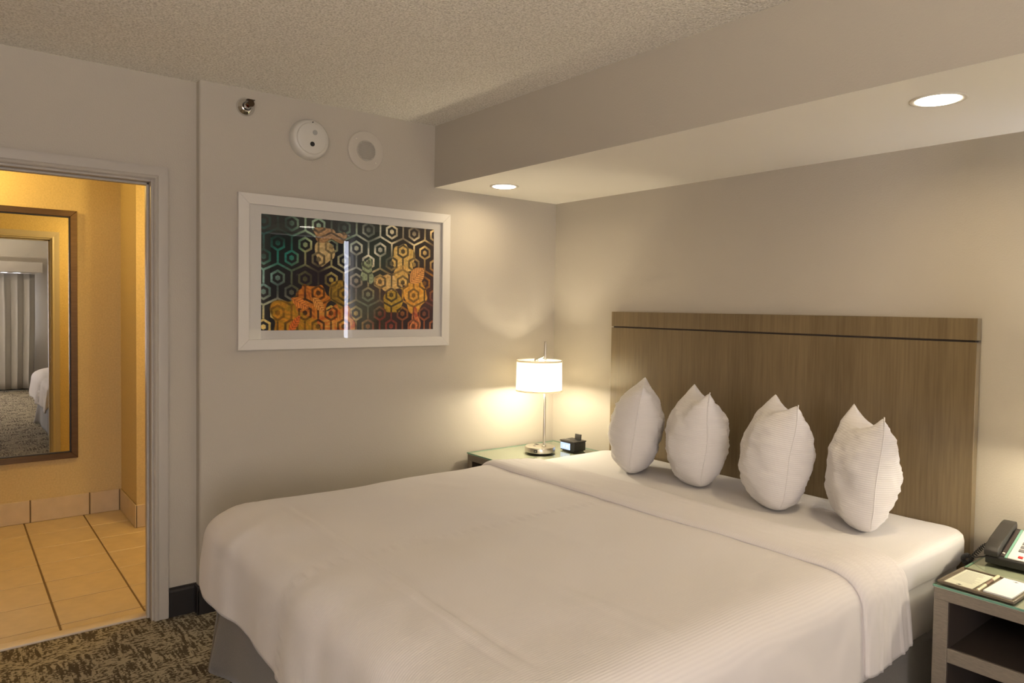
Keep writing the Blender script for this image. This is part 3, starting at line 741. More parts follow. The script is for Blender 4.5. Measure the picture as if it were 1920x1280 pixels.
# ------------------------------------------------------------------ bedside lamps
def lamp(x, y, z, label, rot=0.0, power=13.5):
    t = thing('table_lamp', label, 'lamp', (x, y, z), rot, 'bedside table lamps')
    bm = bmesh.new(); lathe(bm, [(.078, .0), (.078, .006)], 48); obj('foot_pad', bm, M_BLACK, t, angle=40)
    bm = bmesh.new(); lathe(bm, [(.088, .006), (.092, .0075), (.092, .034), (.090, .0375), (.084, .039), (.0, .039)][:-1]+[(.002, .0392)], 64); obj('base', bm, M_NICKEL, t, angle=35)
    px, py = .022, .012
    bm = bmesh.new(); lathe(bm, [(.0078, .038), (.0078, .548), (.005, .552), (.005, .560), (.0075, .563), (.0075, .672), (.006, .676)], 20, org=(px, py, 0)); obj('pole', bm, M_NICKEL, t, angle=35)
    bm = bmesh.new(); lathe(bm, [(.014, .0385), (.014, .044), (.009, .047)], 24, org=(px, py, 0)); obj('pole_collar', bm, M_NICKEL, t, angle=35)
    # sockets let into the base
    for (sx, sy, w_, h_) in ((-.045, .010, .030, .020), (-.018, -.030, .016, .012)):
        bm = bmesh.new(); box(bm, sx-w_/2, sx+w_/2, sy-h_/2, sy+h_/2, .0388, .0402, bevel=.0006, seg=1); obj('socket', bm, M_BLACKM, t)
    a = -1.00
    bm = bmesh.new(); box(bm, -.011, .011, -.003, .0015, .013, .029, bevel=.0006, seg=1)
    o = obj('usb_port', bm, M_BLACK, t); o.location = (.0915*math.cos(a), .0915*math.sin(a), 0); o.rotation_euler = (0, 0, a+PI/2)
    bm = bmesh.new(); box(bm, -.0055, .0055, -.0038, -.003, .0195, .0225); o2 = obj('usb_tongue', bm, M_WHITEPL, t); o2.location = o.location; o2.rotation_euler = o.rotation_euler
    # drum shade, open top and bottom
    sx, sy, R, z0, z1 = -.014, -.004, .138, .373, .562
    bm = bmesh.new(); lathe(bm, [(R*1.012, z0), (R, z1)], 72, org=(sx, sy, 0), cap=False); sh = obj('lamp_shade', bm, M_SHADE, t, smooth=True)
    for zz, k in ((z0, 1.012), (z1-.011, 1.0)):
        bm = bmesh.new(); lathe(bm, [(R*k+.0006, zz), (R*k+.0014, zz+.001), (R*k+.0014, zz+.010), (R*k+.0006, zz+.011), (R*k-.0016, zz+.011), (R*k-.0016, zz), (R*k+.0006, zz)], 72, org=(sx, sy, 0), cap=False); obj('shade_trim', bm, M_SHADETRIM, sh, smooth=True)
    # bracket from pole to shade carrier
    bm = bmesh.new(); tube(bm, [(px, py, .590), (px-.02, py-.008, .579), (sx-.012, sy-.006, .566), (sx-.022, sy-.008, .562)], [.005, .005, .005, .005], 10); obj('bracket', bm, M_NICKEL, t, smooth=True)
    bm = bmesh.new(); lathe(bm, [(.012, .558), (.014, .561), (.012, .567), (.004, .569)], 20, org=(sx-.02, sy-.008, 0)); obj('finial', bm, M_NICKEL, t, angle=40)
    bm = bmesh.new()
    for k in range(3):
        q = 2*PI*k/3+.4; tube(bm, [(sx-.02, sy-.008, .558), (sx+(R-.003)*math.cos(q), sy+(R-.003)*math.sin(q), .553)], .0016, 6)
    obj('shade_spider', bm, M_NICKEL, t)
    bm = bmesh.new(); lathe(bm, [(.013, .555), (.015, .53), (.015, .465), (.012, .46)], 20, org=(sx-.02, sy-.008, 0)); obj('bulb_holder', bm, M_WHITEPL, t, angle=40)
    bm = bmesh.new(); lathe(bm, [(.010, .46), (.018, .445), (.027, .425), (.029, .408), (.024, .390), (.012, .380), (.002, .378)], 24, org=(sx-.02, sy-.008, 0)); obj('bulb', bm, M_BULB, t, smooth=True)
    ca, sa = math.cos(rot), math.sin(rot); lx, ly = sx+.01, sy+.0
    L = point_light('lamp_bulb_light', (x+lx*ca-ly*sa, y+lx*sa+ly*ca, z+.397), power, LAMP, .035)
    return t
lamp(.283, -.352, ZT, 'lit nickel table lamp with white drum shade on the left nightstand')
lamp(2.968, -.270, ZT, 'lit table lamp on the right nightstand, reflected in the picture glass', power=10)

nightstand(5.26, .482, -.50, -.02, ZT, 'side table by the headboard wall far beyond the bed', None)
lamp(5.50, -.20, ZT, 'lit table lamp on the far side table, a glint in the picture glass')
# ------------------------------------------------------------------ clock radio dock
ck = thing('clock_radio', 'small black clock radio with blue display beside the left lamp', 'clock', (.360, -.150, ZT), 0)
bm = bmesh.new(); box(bm, -.062, .062, -.052, .052, .003, .062, bevel=.008, seg=3); obj('body', bm, M_BLACK, ck, angle=40)
bm = bmesh.new(); box(bm, -.064, .064, -.054, .054, .058, .066, bevel=.003, seg=2); obj('top_plate', bm, M_BLACKM, ck, angle=40)
bm = bmesh.new(); box(bm, -.050, .050, -.042, .042, 0, .004); obj('foot_pad', bm, M_BLACK, ck)
bm = bmesh.new(); box(bm, -.055, .030, -.0545, -.051, .012, .052, bevel=.001, seg=1); scr = obj('display', bm, M_LCD, ck)
SEG = {'1': 'bc', '2': 'abged', '0': 'abcdef', '5': 'afgcd'}
bm = bmesh.new()
for dx, ch in ((-.034, '1'), (-.020, '2'), (.000, '0'), (.014, '5')):
    cw, chh = .009, .018
    S = {'a': (0, cw, chh-.002, chh), 'g': (0, cw, chh/2-.001, chh/2+.001), 'd': (0, cw, 0, .002), 'f': (0, .002, chh/2, chh), 'b': (cw-.002, cw, chh/2, chh), 'e': (0, .002, 0, chh/2), 'c': (cw-.002, cw, 0, chh/2)}
    for s in SEG[ch]:
        a, b, c, d = S[s]; box(bm, dx+a-.004, dx+b-.004, -.0552, -.0544, .023+c, .023+d)
obj('digits', bm, M_LCDTXT, scr)
bm = bmesh.new(); box(bm, .000, .052, -.008, .022, .0655, .0672, bevel=.0006, seg=1); obj('dock_cradle', bm, M_BLACK, ck)
bm = bmesh.new(); box(bm, -.005, .045, .012, .019, .066, .104, bevel=.002, seg=2); o = obj('dock_back', bm, M_BLACKM, ck, angle=40); o.rotation_euler = (math.radians(-6), 0, math.radians(4))
for k in range(3):
    bm = bmesh.new(); lathe(bm, [(.005, .0655), (.005, .068), (.004, .0685)], 14, org=(-.045+.016*k, -.02, 0)); obj('button', bm, M_GREYPL, ck)

# ------------------------------------------------------------------ telephone
ph = thing('telephone', 'black desk telephone with white keypad plate on the right nightstand', 'telephone', (2.756, -.192, ZT), math.radians(4))
def wedge(bm, x0, x1, y0, y1, zf, zb, zbot=0.004, bevel=.004, mi=0, zbf=None):
    v = [bm.verts.new(p) for p in ((x0, y0, zbot if zbf is None else zbf), (x1, y0, zbot if zbf is None else zbf), (x1, y1, zbot), (x0, y1, zbot), (x0, y0, zf), (x1, y0, zf), (x1, y1, zb), (x0, y1, zb))]
    fs = [bm.faces.new([v[i] for i in q]) for q in ((3, 2, 1, 0), (4, 5, 6, 7), (0, 1, 5, 4), (1, 2, 6, 5), (2, 3, 7, 6), (3, 0, 4, 7))]
    if bevel: bmesh.ops.bevel(bm, geom=list({e for f in fs for e in f.edges}), offset=bevel, segments=2, profile=.5, affect='EDGES')
F0, F1 = .030, .088                                   # deck heights front/back
def deck(y): return F0+(F1-F0)*(y+.118)/.236
bm = bmesh.new(); wedge(bm, -.110, .106, -.118, .118, F0, F1); obj('body', bm, M_BLACK, ph, angle=40)
bm = bmesh.new(); wedge(bm, -.046, .100, -.108, .105, deck(-.108)+.0035, deck(.105)+.0035, .02, .0015); face = obj('keypad_plate', bm, mat('keypad_white', (.72, .69, .66), .4), ph, angle=40)
bm = bmesh.new(); wedge(bm, -.054, -.0465, -.110, .107, deck(-.110)+.003, deck(.107)+.003, .02, 0); obj('plate_edge', bm, M_GLASSEDGE, ph)
# handset lying along the left side
bm = bmesh.new()
prof = [(-.128, F0+.004), (-.128, F0+.022), (-.115, F0+.034), (-.06, F0+.050), (.02, F0+.066), (.085, F1+.020), (.120, F1+.024), (.130, F1+.012), (.128, F1-.006), (.09, F1-.004), (.075, F1+.002), (-.06, F0+.026), (-.085, F0+.010), (-.10, F0+.002)]
prism(bm, prof, 'x', -.112, -.070)
bmesh.ops.bevel(bm, geom=list(bm.edges), offset=.003, segments=2, profile=.5, affect='EDGES'); obj('handset', bm, M_BLACKM, ph, angle=35)
bm = bmesh.new(); wedge(bm, -.068, -.056, -.10, .10, deck(-.10)+.002, deck(.10)+.002, .02, 0); obj('cradle', bm, mat('smoked_insert', (.06, .045, .04), .2), ph)
bm = bmesh.new(); lathe(bm, [(.005, 0), (.005, .003), (.003, .004)], 14, org=(-.062, -.085, deck(-.085)+.002)); obj('hook_button', bm, M_WHITEPL, ph)
# keys
def key(name, x, y, w, d, m):
    bm = bmesh.new(); wedge(bm, x, x+w, y, y+d, deck(y)+.0065, deck(y+d)+.0065, deck(y)+.002, .0006); return obj(name, bm, m, face)
MK = mat('grey_key', (.16, .15, .145), .45)
for r in range(4):
    for c in range(3): key('key', -.026+.026*c, -.055+.026*r, .019, .017, MK)
for c in range(5): key('memory_key', -.030+.026*c, .066, .016, .010, MK)
for c in range(3): key('function_key', .062, -.055+.026*c, .022, .012, MK)
key('message_light', -.018, -.098, .014, .012, mat('red_lens', (.55, .03, .03), .25))
key('redial_key', .02, -.095, .018, .010, MK)
bm = bmesh.new()
for c in range(4): box(bm, -.028+.03*c, -.012+.03*c, .084, .0855, deck(.085)+.0034, deck(.085)+.0042)
obj('printed_lines', bm, MK, face)
# coiled cord: from the handset over the table edge and back up behind
def coil_path():
    way = [Vector(p) for p in ((2.668, -.316, .642), (2.640, -.318, .632), (2.616, -.312, .622), (2.592, -.300, .620), (2.574, -.280, .600), (2.570, -.245, .575), (2.572, -.205, .578), (2.585, -.175, .605), (2.603, -.155, .630), (2.630, -.125, .645), (2.655, -.110, .650))]
    out = []; n = 900
    def cr(t):
        t = t*(len(way)-1); i = min(int(t), len(way)-2); f = t-i
        p = [way[max(0, min(len(way)-1, i+k))] for k in (-1, 0, 1, 2)]
        return .5*((2*p[1])+(-p[0]+p[2])*f+(2*p[0]-5*p[1]+4*p[2]-p[3])*f*f+(-p[0]+3*p[1]-3*p[2]+p[3])*f**3)
    for k in range(n+1):
        t = k/n; c = cr(t); tg = (cr(min(t+.004, 1))-cr(max(t-.004, 0))).normalized()
        a = tg.cross(Vector((0, 0, 1)));
        if a.length < 1e-4: a = Vector((1, 0, 0))
        a.normalize(); b = tg.cross(a)
        r = .0066*min(1, max(0, (t-.22)/.05))*min(1, max(0, (1-t)/.03)); q = t*2*PI*48
        out.append(c+a*math.cos(q)*r+b*math.sin(q)*r)
    return out
bm = bmesh.new(); tube(bm, coil_path(), .0021, 6); o = obj('coiled_cord', bm, M_BLACK, None, smooth=True); o.parent = ph
o.matrix_parent_inverse = (Matrix.Translation(ph.location) @ Matrix.Rotation(math.radians(4), 4, 'Z')).inverted()

# ------------------------------------------------------------------ desk blotter, papers, pen
tr = thing('stationery_tray', 'brown leatherette stationery tray on the front of the right nightstand', 'tray', (2.738, -.553, ZT), math.radians(-1))
bm = bmesh.new(); box(bm, -.108, .108, -.102, .102, .001, .006, bevel=.001, seg=1); obj('tray_base', bm, M_LEATHER, tr)
for d in ((-.108, .108, -.104, -.096), (-.108, .108, .096, .104), (-.108, -.101, -.096, .096), (.101, .108, -.096, .096)):
    bm = bmesh.new(); box(bm, d[0], d[1], d[2], d[3], .001, .011, bevel=.002, seg=2); obj('tray_rim', bm, M_LEATHER, tr, angle=40)
MI = mat('print_grey', (.30, .30, .27), .8); MID = mat('print_dark', (.08, .08, .08), .8)
pa = thing('information_card', 'cream printed information card in the left half of the tray', 'card', (2.687, -.556, ZT+.007), math.radians(-1))
bm = bmesh.new(); box(bm, -.041, .041, -.092, .092, 0, .0012); obj('sheet', bm, M_PAPERY, pa)
bm = bmesh.new(); rng = random.Random(3)
for k in range(15):
    y = .078-.0085*k; w = rng.uniform(.045, .066); box(bm, -.033, -.033+w, y-.0008, y+.0008, .0012, .00145)
obj('printed_lines', bm, MI, pa)
bm = bmesh.new(); lathe(bm, [(.0045, .0012), (.0045, .0015)], 14, org=(0, -.076, 0)); box(bm, -.009, .009, -.0775, -.0755, .0012, .0015); obj('printed_emblem', bm, MID, pa)
pd = thing('notepad', 'white notepad in the right half of the tray', 'notepad', (2.795, -.550, ZT+.007), math.radians(-1))
bm = bmesh.new(); box(bm, -.039, .039, -.088, .088, 0, .006, bevel=.0006, seg=1); obj('pad', bm, M_PAPER, pd)
bm = bmesh.new(); lathe(bm, [(.004, .006), (.004, .0062)], 14, org=(0, .072, 0)); box(bm, -.008, .008, .071, .073, .006, .0062); obj('printed_emblem', bm, MID, pd)
pn = thing('ballpoint_pen', 'cream and brown ballpoint pen lying between card and notepad', 'pen', (2.742, -.552, ZT+.0115), math.radians(1))
MPEN = mat('cream_pen', (.72, .64, .42), .35); MPG = mat('brown_pen_grip', (.17, .10, .06), .4)
bm = bmesh.new(); lathe(bm, [(.0035, -.098), (.0052, -.092), (.0054, -.030)], 16, axis='y'); obj('cap', bm, MPEN, pn, angle=40)
bm = bmesh.new(); lathe(bm, [(.0050, -.030), (.0050, .035)], 16, axis='y'); obj('grip', bm, MPG, pn, angle=40)
bm = bmesh.new(); lathe(bm, [(.0054, .035), (.0054, .090), (.004, .097)], 16, axis='y'); obj('barrel', bm, MPEN, pn, angle=40)
bm = bmesh.new(); box(bm, -.0012, .0012, -.088, -.045, .0052, .0072); obj('clip', bm, M_NICKEL, pn)

# ------------------------------------------------------------------ framed picture
PY0, PY1, PZ0, PZ1 = -2.075, -.853, 1.262, 2.031
pic = thing('framed_picture', 'white framed abstract print of golden hexagons and flowers on the left wall', 'picture', (0, (PY0+PY1)/2, (PZ0+PZ1)/2))
pcy, pcz = (PY0+PY1)/2, (PZ0+PZ1)/2
hy, hz, fw_ = (PY1-PY0)/2, (PZ1-PZ0)/2, .052
def mitre(name, m, hy, hz, fw, x0, x1, parent, lip=0.0):
    c = [(-hy, -hz), (hy, -hz), (hy, hz), (-hy, hz)]; i = [(-hy+fw, -hz+fw), (hy-fw, -hz+fw), (hy-fw, hz-fw), (-hy+fw, hz-fw)]
    for k in range(4):
        q = [c[k], c[(k+1) % 4], i[(k+1) % 4], i[k]]
        bm = bmesh.new(); prism(bm, q, 'x', x0, x1)
        bmesh.ops.bevel(bm, geom=[e for e in bm.edges if abs(e.verts[0].co.x-x1) < 1e-6 and abs(e.verts[1].co.x-x1) < 1e-6], offset=.0015, segments=1, affect='EDGES')
        obj(name, bm, m, parent)
mitre('frame', M_PICFRAME, hy, hz, fw_, .002, .026, pic)
bm = bmesh.new(); box(bm, .002, .008, -hy+.03, hy-.03, -hz+.03, hz-.03); obj('backing', bm, M_MAT, pic)
QY0, QY1, QZ0, QZ1 = -1.960-pcy, -.957-pcy, 1.358-pcz, 1.937-pcz
# mat board with a window
mitre_parts = [(-hy+.05, QY0, -hz+.05, hz-.05), (QY1, hy-.05, -hz+.05, hz-.05), (QY0, QY1, QZ1, hz-.05), (QY0, QY1, -hz+.05, QZ0)]
bm = bmesh.new()
for a, b, c, d in mitre_parts: box(bm, .008, .0105, a, b, c, d)
obj('mat_board', bm, M_MAT, pic)
bm = bmesh.new(); box(bm, .0165, .0185, -hy+.05, hy-.05, -hz+.05, hz-.05); obj('glass_pane', bm, M_PICGLASS, pic)
def print_mesh():
    nx, ny = 520, 300; Wm, Hm = QY1-QY0, QZ1-QZ0
    X, Y = np.meshgrid(np.linspace(0, Wm, nx), np.linspace(0, Hm, ny), indexing='ij')     # Y down from the top
    p, vp, x0, y0 = .1432, .1755, .084, .066
    def hexdist(dx, dy): return np.maximum(np.abs(dx), np.abs(dx)*.5+np.abs(dy)*.866)
    def cover(d, w): return np.clip((w-d)/.0016+.5, 0, 1)
    L = np.zeros_like(X)
    for k in range(-2, 5):
        yk = y0+vp*k
        ph = ((X-x0)/p+.5) % 1-.5                         # 0 at a peak
        yz = yk+np.abs(ph)*2*.034
        L = np.maximum(L, cover(np.abs(Y-yz)*.90, .0053))
        for shift, yc, s0, s1 in ((0.0, yk+.073, yk+.073+.043, yk+vp), (.5, yk+.144, yk+.034, yk+.144-.043)):
            dx = (((X-x0)/p+.5-shift) % 1-.5)*p; dy = Y-yc; hd = hexdist(dx, dy)
            L = np.maximum(L, cover(np.abs(hd-.0315), .0058)); L = np.maximum(L, cover(hd, .0125))
            st = cover(np.abs(dx), .0052)*(Y > s0)*(Y < s1); L = np.maximum(L, st)
    s, t = X/Wm, Y/Hm
    # colour field from control points (s, t, line colour)
    cps = [(.02, .15, (22, 70, 66)), (.12, .32, (26, 112, 98)), (.05, .60, (120, 160, 150)), (.10, .75, (190, 190, 165)), (.30, .05, (140, 165, 140)), (.28, .35, (206, 192, 128)), (.25, .58, (140, 140, 70)), (.45, .10, (96, 120, 100)),
           (.60, .08, (214, 212, 190)), (.62, .25, (220, 215, 195)), (.85, .10, (232, 214, 170)), (.95, .25, (238, 200, 120)), (.97, .5, (150, 96, 30)), (.72, .55, (224, 178, 84)), (.85, .55, (200, 170, 50)), (.5, .40, (150, 150, 135)), (.48, .62, (110, 100, 92)),
           (.58, .75, (96, 104, 84)), (.85, .70, (200, 140, 40)), (.97, .75, (120, 60, 50)), (.70, .92, (120, 48, 40)), (.88, .92, (150, 78, 40)), (.25, .88, (232, 160, 44)), (.10, .93, (226, 190, 100)), (.42, .86, (220, 180, 80)), (.40, .66, (190, 150, 40))]
    num = np.zeros(X.shape+(3,)); den = np.zeros(X.shape)
    for a, b, c in cps:
        w = 1/(((s-a)*1.6)**2+(t-b)**2+.0012)**1.6; num += w[..., None]*np.array(c); den += w
    lc = num/den[..., None]
    bgp = [(.05, .2, (14, 26, 22)), (.3, .5, (34, 24, 30)), (.5, .3, (16, 26, 34)), (.62, .3, (20, 46, 34)), (.85, .3, (40, 26, 20)), (.55, .8, (62, 62, 46)), (.72, .62, (64, 40, 36)), (.9, .9, (38, 14, 14)), (.1, .8, (24, 24, 26)), (.95, .7, (70, 34, 30))]
    num = np.zeros(X.shape+(3,)); den = np.zeros(X.shape)
    for a, b, c in bgp:
        w = 1/(((s-a)*1.6)**2+(t-b)**2+.004)**1.5; num += w[..., None]*np.array(c); den += w
    bg = num/den[..., None]
    rng = np.random.RandomState(4)
    def vnoise(fx, fy, seed):
        r = np.random.RandomState(seed).rand(int(fx)+3, int(fy)+3); gx, gy = s*fx, t*fy
        i, j = gx.astype(int), gy.astype(int); u, v = gx-i, gy-j; u = u*u*(3-2*u); v = v*v*(3-2*v)
        return (r[i, j]*(1-u)*(1-v)+r[i+1, j]*u*(1-v)+r[i, j+1]*(1-u)*v+r[i+1, j+1]*u*v)
    dim = np.clip(.15+1.35*vnoise(10, 6, 5), .12, 1.1)
    img = bg*(1-L[..., None])+(lc*dim[..., None]+bg*(1-np.minimum(dim, 1))[..., None])*L[..., None]
    # flower and leaf shapes, where ground and lines swap
    def blob(cx, cy, rx, ry, petals, amp, rot=0):
        dx, dy = (s-cx)/rx, (t-cy)/ry; a = np.arctan2(dy, dx)+rot; r = np.hypot(dx, dy)
        return np.clip((1+amp*np.cos(petals*a)-r)*18, 0, 1), a, r
    for cx, cy, rx, ry, pt, am, col, col2 in (
        (.20, .90, .14, .21, 5, .14, (214, 140, 30), (150, 118, 22)), (.27, .74, .085, .13, 7, .10, (222, 140, 40), (160, 84, 24)), (.40, .93, .10, .15, 4, .12, (224, 176, 76), (196, 90, 28)), (.42, .66, .050, .12, 3, .10, (186, 146, 44), (120, 92, 30)),
        (.335, .30, .047, .10, 3, .16, (222, 196, 140), (190, 160, 104)), (.80, .31, .062, .13, 6, .10, (240, 206, 128), (206, 164, 76)), (.79, .47, .045, .09, 4, .10, (236, 196, 110), (200, 150, 66)), (.70, .55, .075, .07, 5, .14, (236, 204, 140), (200, 150, 72)),
        (.88, .66, .070, .15, 4, .10, (238, 182, 76), (206, 136, 34)), (.74, .73, .055, .10, 5, .05, (196, 160, 46), (156, 118, 30)), (.33, .13, .055, .06, 3, .2, (200, 160, 110), (150, 110, 70)), (.40, .15, .05, .05, 3, .2, (196, 158, 110), (140, 104, 66)),
        (.575, .45, .035, .10, 4, .2, (172, 184, 140), (120, 132, 96)), (.88, .93, .03, .12, 3, .2, (236, 160, 84), (170, 70, 40))):
        m, a, r = blob(cx+.02*(vnoise(18, 10, int(cy*100)+7)-.5), cy+.05*(vnoise(20, 12, int(cx*99)+3)-.5), rx*1.12, ry*1.12, pt, am, cx*7)
        sh = (.5+.5*np.sin(r*14+3*np.sin(a*pt)))*.5+.5*vnoise(26, 16, int(cx*100))
        base = np.array(col)*sh[..., None]+np.array(col2)*(1-sh)[..., None]
        inv = base*(1-.62*(L*np.clip(.3+vnoise(8, 5, int(cx*50)), 0, 1))[..., None])
        img = img*(1-m[..., None])+inv*m[..., None]
    # striped leaves
    for cx, cy, ln, wd, rot, col in ((.89, .47, .065, .045, -.75, (240, 176, 92)), (.20, .76, .055, .026, .5, (240, 150, 60)), (.30, .77, .050, .026, .9, (236, 170, 80)), (.17, .95, .06, .02, -1.0, (236, 120, 40))):
        dx, dy = (X/Wm-cx), (Y/Hm-cy)*Hm/Wm; c, sn = math.cos(rot), math.sin(rot); u, v = dx*c+dy*sn, -dx*sn+dy*c
        prof_ = wd*np.clip(1-(u/ln)**2, 0, 1); m = np.clip((prof_-np.abs(v))*400, 0, 1)
        rib = .5+.5*np.sin((u-np.abs(v)*.8)*420); mid = np.clip(1-np.abs(v)*500, 0, 1)
        shade = np.clip(.55+.45*rib-.5*mid, 0, 1); img = img*(1-m[..., None])+(np.array(col)*shade[..., None]+np.array((110, 46, 16))*(1-shade)[..., None])*m[..., None]
    img = np.clip(img*(.90+.2*vnoise(120, 80, 9)[..., None]), 0, 255)/255
    linimg = np.where(img <= .04045, img/12.92, ((img+.055)/1.055)**2.4)
    Pts = np.zeros((nx, ny, 3)); Pts[..., 0] = .0092; Pts[..., 1] = QY0+X; Pts[..., 2] = QZ1-Y
    me = grid_mesh('art_print', Pts)
    ca = me.color_attributes.new('ink', 'FLOAT_COLOR', 'POINT')
    rgba = np.ones((nx*ny, 4), dtype=np.float32); rgba[:, :3] = linimg.reshape(-1, 3)*1.05
    ca.data.foreach_set('color', rgba.ravel()); return me
m = bpy.data.materials.new('printed_art'); m.use_nodes = True; N = Nodes(m); at = N.new('ShaderNodeAttribute'); at.attribute_name = 'ink'
N.link(at.outputs['Color'], N.n['Principled BSDF'].inputs['Base Color']); N.n['Principled BSDF'].inputs['Roughness'].default_value = .8
M_PRINT = m
link_mesh('art_print', print_mesh(), M_PRINT, pic)

# ------------------------------------------------------------------ wall devices
sd = thing('smoke_detector', 'round white smoke detector high on the left wall', 'smoke detector', (0, -1.717, 2.336))
bm = bmesh.new(); lathe(bm, [(.100, .0), (.103, .004), (.101, .026), (.096, .040), (.088, .047), (.080, .049), (.077, .056), (.070, .0595), (.03, .0605), (.002, .0605)], 56, axis='x'); obj('housing', bm, M_WHITEPL, sd, angle=30)
bm = bmesh.new(); lathe(bm, [(.013, .060), (.013, .0615), (.011, .062), (.002, .062)], 24, axis='x', org=(0, .012, .030)); obj('test_button', bm, mat('button_grey', (.34, .33, .30), .5), sd, angle=40)
bm = bmesh.new(); lathe(bm, [(.012, .060), (.012, .062), (.009, .0615), (.002, .0608)], 24, axis='x', org=(0, -.002, -.030)); obj('sensor_port', bm, M_BLACK, sd, angle=40)
bm = bmesh.new(); lathe(bm, [(.003, .048), (.003, .0535)], 12, axis='x', org=(0, .004, .083)); obj('indicator', bm, M_BLACKM, sd)
sp = thing('wall_speaker', 'flat round ceiling-style speaker painted to match the wall, right of the smoke detector', 'speaker', (0, -1.392, 2.328))
bm = bmesh.new(); lathe(bm, [(.105, 0), (.107, .004), (.104, .010), (.098, .012), (.070, .009), (.056, .008), (.002, .008)], 56, axis='x'); obj('trim_plate', bm, mat('plate_paint', (.50, .455, .385), .5), sp, angle=30)
bm = bmesh.new(); lathe(bm, [(.056, .008), (.055, .0105), (.03, .0125), (.002, .013)], 48, axis='x'); gr = obj('grille', bm, mat('grille_paint', (.40, .365, .31), .55, bump=(500, .5, .001)), sp, angle=40)
bm = bmesh.new()
for i in range(-7, 8):
    for j in range(-7, 8):
        y, z = i*.0068+(j % 2)*.0034, j*.0062
        if math.hypot(y, z) < .050: lathe(bm, [(.0018, .0118), (.0018, .0136)], 6, axis='x', org=(0, y, z))
o = obj('grille_holes', bm, mat('hole_dark', (.20, .185, .16), .8), gr)
for dy, dz in ((-.052, .052), (.052, -.052)):
    bm = bmesh.new(); lathe(bm, [(.004, .009), (.004, .0125), (.002, .0135)], 12, axis='x', org=(0, dy*1.12, dz*1.12)); obj('screw', bm, M_NICKEL, sp)
sk = thing('sprinkler_head', 'chrome sidewall sprinkler head near the ceiling', 'sprinkler', (0, -2.036, 2.446))
bm = bmesh.new(); lathe(bm, [(.044, 0), (.044, .004), (.038, .012), (.027, .024), (.021, .030), (.020, .026)], 40, axis='x', cap=False); obj('escutcheon', bm, M_CHROME, sk, smooth=True)
bm = bmesh.new(); lathe(bm, [(.016, .0), (.016, .038), (.0135, .042), (.0135, .050)], 24, axis='x'); obj('body', bm, M_CHROME, sk, angle=40)
bm = bmesh.new()
for s in (-1, 1): tube(bm, [(.046, s*.013, 0), (.058, s*.016, 0), (.072, s*.012, 0), (.080, s*.004, 0)], .0032, 8)
obj('yoke', bm, mat('bronze_yoke', (.20, .13, .06), .35, metal=.8), sk, smooth=True)
bm = bmesh.new(); lathe(bm, [(.0035, .048), (.0035, .078)], 10, axis='x'); obj('bulb', bm, mat('red_glass_bulb', (.18, .02, .01), .1), sk)
bm = bmesh.new(); lathe(bm, [(.006, .078), (.006, .084), (.016, .085), (.016, .0865)], 20, axis='x'); box(bm, .060, .090, -.018, .018, .016, .0185); obj('deflector', bm, mat('dark_bronze', (.09, .06, .035), .35, metal=.8), sk, angle=40)

# ------------------------------------------------------------------ downlights in the soffit
def downlight(x, y, label, watts, z=HS):
    t = thing('downlight', label, 'light', (x, y, z), 0, 'recessed downlights in the soffit')
    bm = bmesh.new(); lathe(bm, [(.064, -.0005), (.066, -.003), (.078, -.005), (.083, -.003), (.083, -.0002)], 56, cap=False); obj('trim_ring', bm, mat('downlight_ring', (.66, .60, .50), .5), t, smooth=True)
    bm = bmesh.new(); lathe(bm, [(.066, -.003), (.062, -.0052), (.04, -.0058), (.002, -.006)], 48); obj('lens', bm, M_DOWN, t)
    area_light('downlight_beam', (x, y, z-.012), (0, 0, -1), .12, .12, watts, WARM, 'DISK', math.radians(165))
    return t
downlight(.319, -.684, 'recessed downlight in the soffit above the left nightstand', 1.7)
downlight(2.590, -.672, 'recessed downlight in the soffit above the right end of the bed', 3.3)

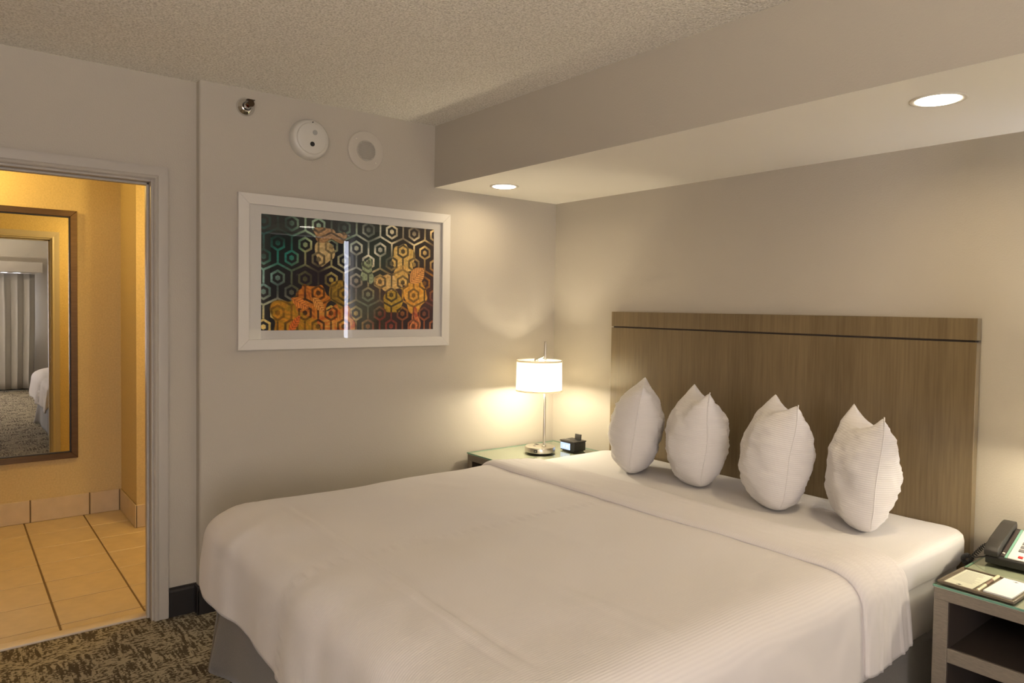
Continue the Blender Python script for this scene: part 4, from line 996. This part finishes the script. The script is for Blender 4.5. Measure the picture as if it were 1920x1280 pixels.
# ------------------------------------------------------------------ hall: mirror and lights
mr = thing('wall_mirror', 'tall bronze framed mirror on the hall wall reflecting the bedroom', 'mirror', (HX, -2.872, 1.259))
mitre('frame', M_BRONZE, .392, .845, .040, .001, .034, mr)
mitre('inner_lip', M_BLACK, .354, .807, .010, .001, .022, mr)
bm = bmesh.new(); box(bm, .002, .012, -.346, .346, -.799, .799); obj('mirror_glass', bm, M_MIRROR, mr)
for (x, y, z, w_) in ((-.75, -1.85, 2.262, 20), (-1.72, -3.15, 2.46, 10)):
    t = thing('hall_ceiling_light', 'warm flush ceiling light in the hall alcove' if z < 2.4 else 'warm flush ceiling light in the middle of the hall', 'light', (x, y, z))
    bm = bmesh.new(); lathe(bm, [(.09, 0), (.09, -.02), (.085, -.022)], 32); obj('canopy', bm, M_NICKEL, t, angle=40)
    bm = bmesh.new(); lathe(bm, [(.08, -.0222), (.07, -.035), (.04, -.044), (.002, -.047)], 32); obj('diffuser', bm, mat_emit('hall_diffuser', HALL, 5), t, smooth=True)
    point_light('hall_light', (x, y, z-.13), w_, HALL, .07)

# added torchiere, unseen behind the camera, put in to brighten the ceiling
fl = thing('added_floor_lamp', 'added unseen nickel torchiere behind the viewpoint that brightens the ceiling', 'lamp', (4.75, -4.15, 0))
bm = bmesh.new(); lathe(bm, [(.14, 0), (.14, .015), (.05, .03), (.012, .04)], 40); obj('base', bm, M_NICKEL, fl, angle=40)
bm = bmesh.new(); lathe(bm, [(.012, .03), (.012, 1.70)], 16); obj('pole', bm, M_NICKEL, fl, angle=40)
bm = bmesh.new(); lathe(bm, [(.012, 1.69), (.06, 1.705), (.12, 1.74), (.155, 1.79), (.150, 1.79), (.115, 1.747), (.05, 1.715), (.01, 1.705)], 40, cap=False); obj('bowl', bm, M_WHITEPL, fl, smooth=True)
point_light('ceiling_fill_light', (4.75, -4.15, 1.768), 130, (1.0, 0.89, 0.72), .02)
# dark chair glimpsed past the bed in the hall mirror
ch = thing('armchair', 'dark armchair by the far wall, its back glimpsed in the hall mirror', 'chair', (6.10, -1.38, 0))
bm = bmesh.new(); box(bm, -.32, .32, -.30, .30, .20, .43, bevel=.04, seg=3); obj('seat', bm, M_CHAIR, ch, angle=40)
bm = bmesh.new(); box(bm, .22, .36, -.30, .30, .40, .86, bevel=.05, seg=3); obj('backrest', bm, M_CHAIR, ch, angle=40)
for s in (-1, 1):
    bm = bmesh.new(); box(bm, -.32, .30, s*.30-.05, s*.30+.05, .38, .60, bevel=.03, seg=2); obj('armrest', bm, M_CHAIR, ch, angle=40)
    for q in (-1, 1):
        bm = bmesh.new(); lathe(bm, [(.018, 0), (.024, .22)], 12, org=(q*.26, s*.24, 0)); obj('leg', bm, M_NSDARK, ch, angle=40)
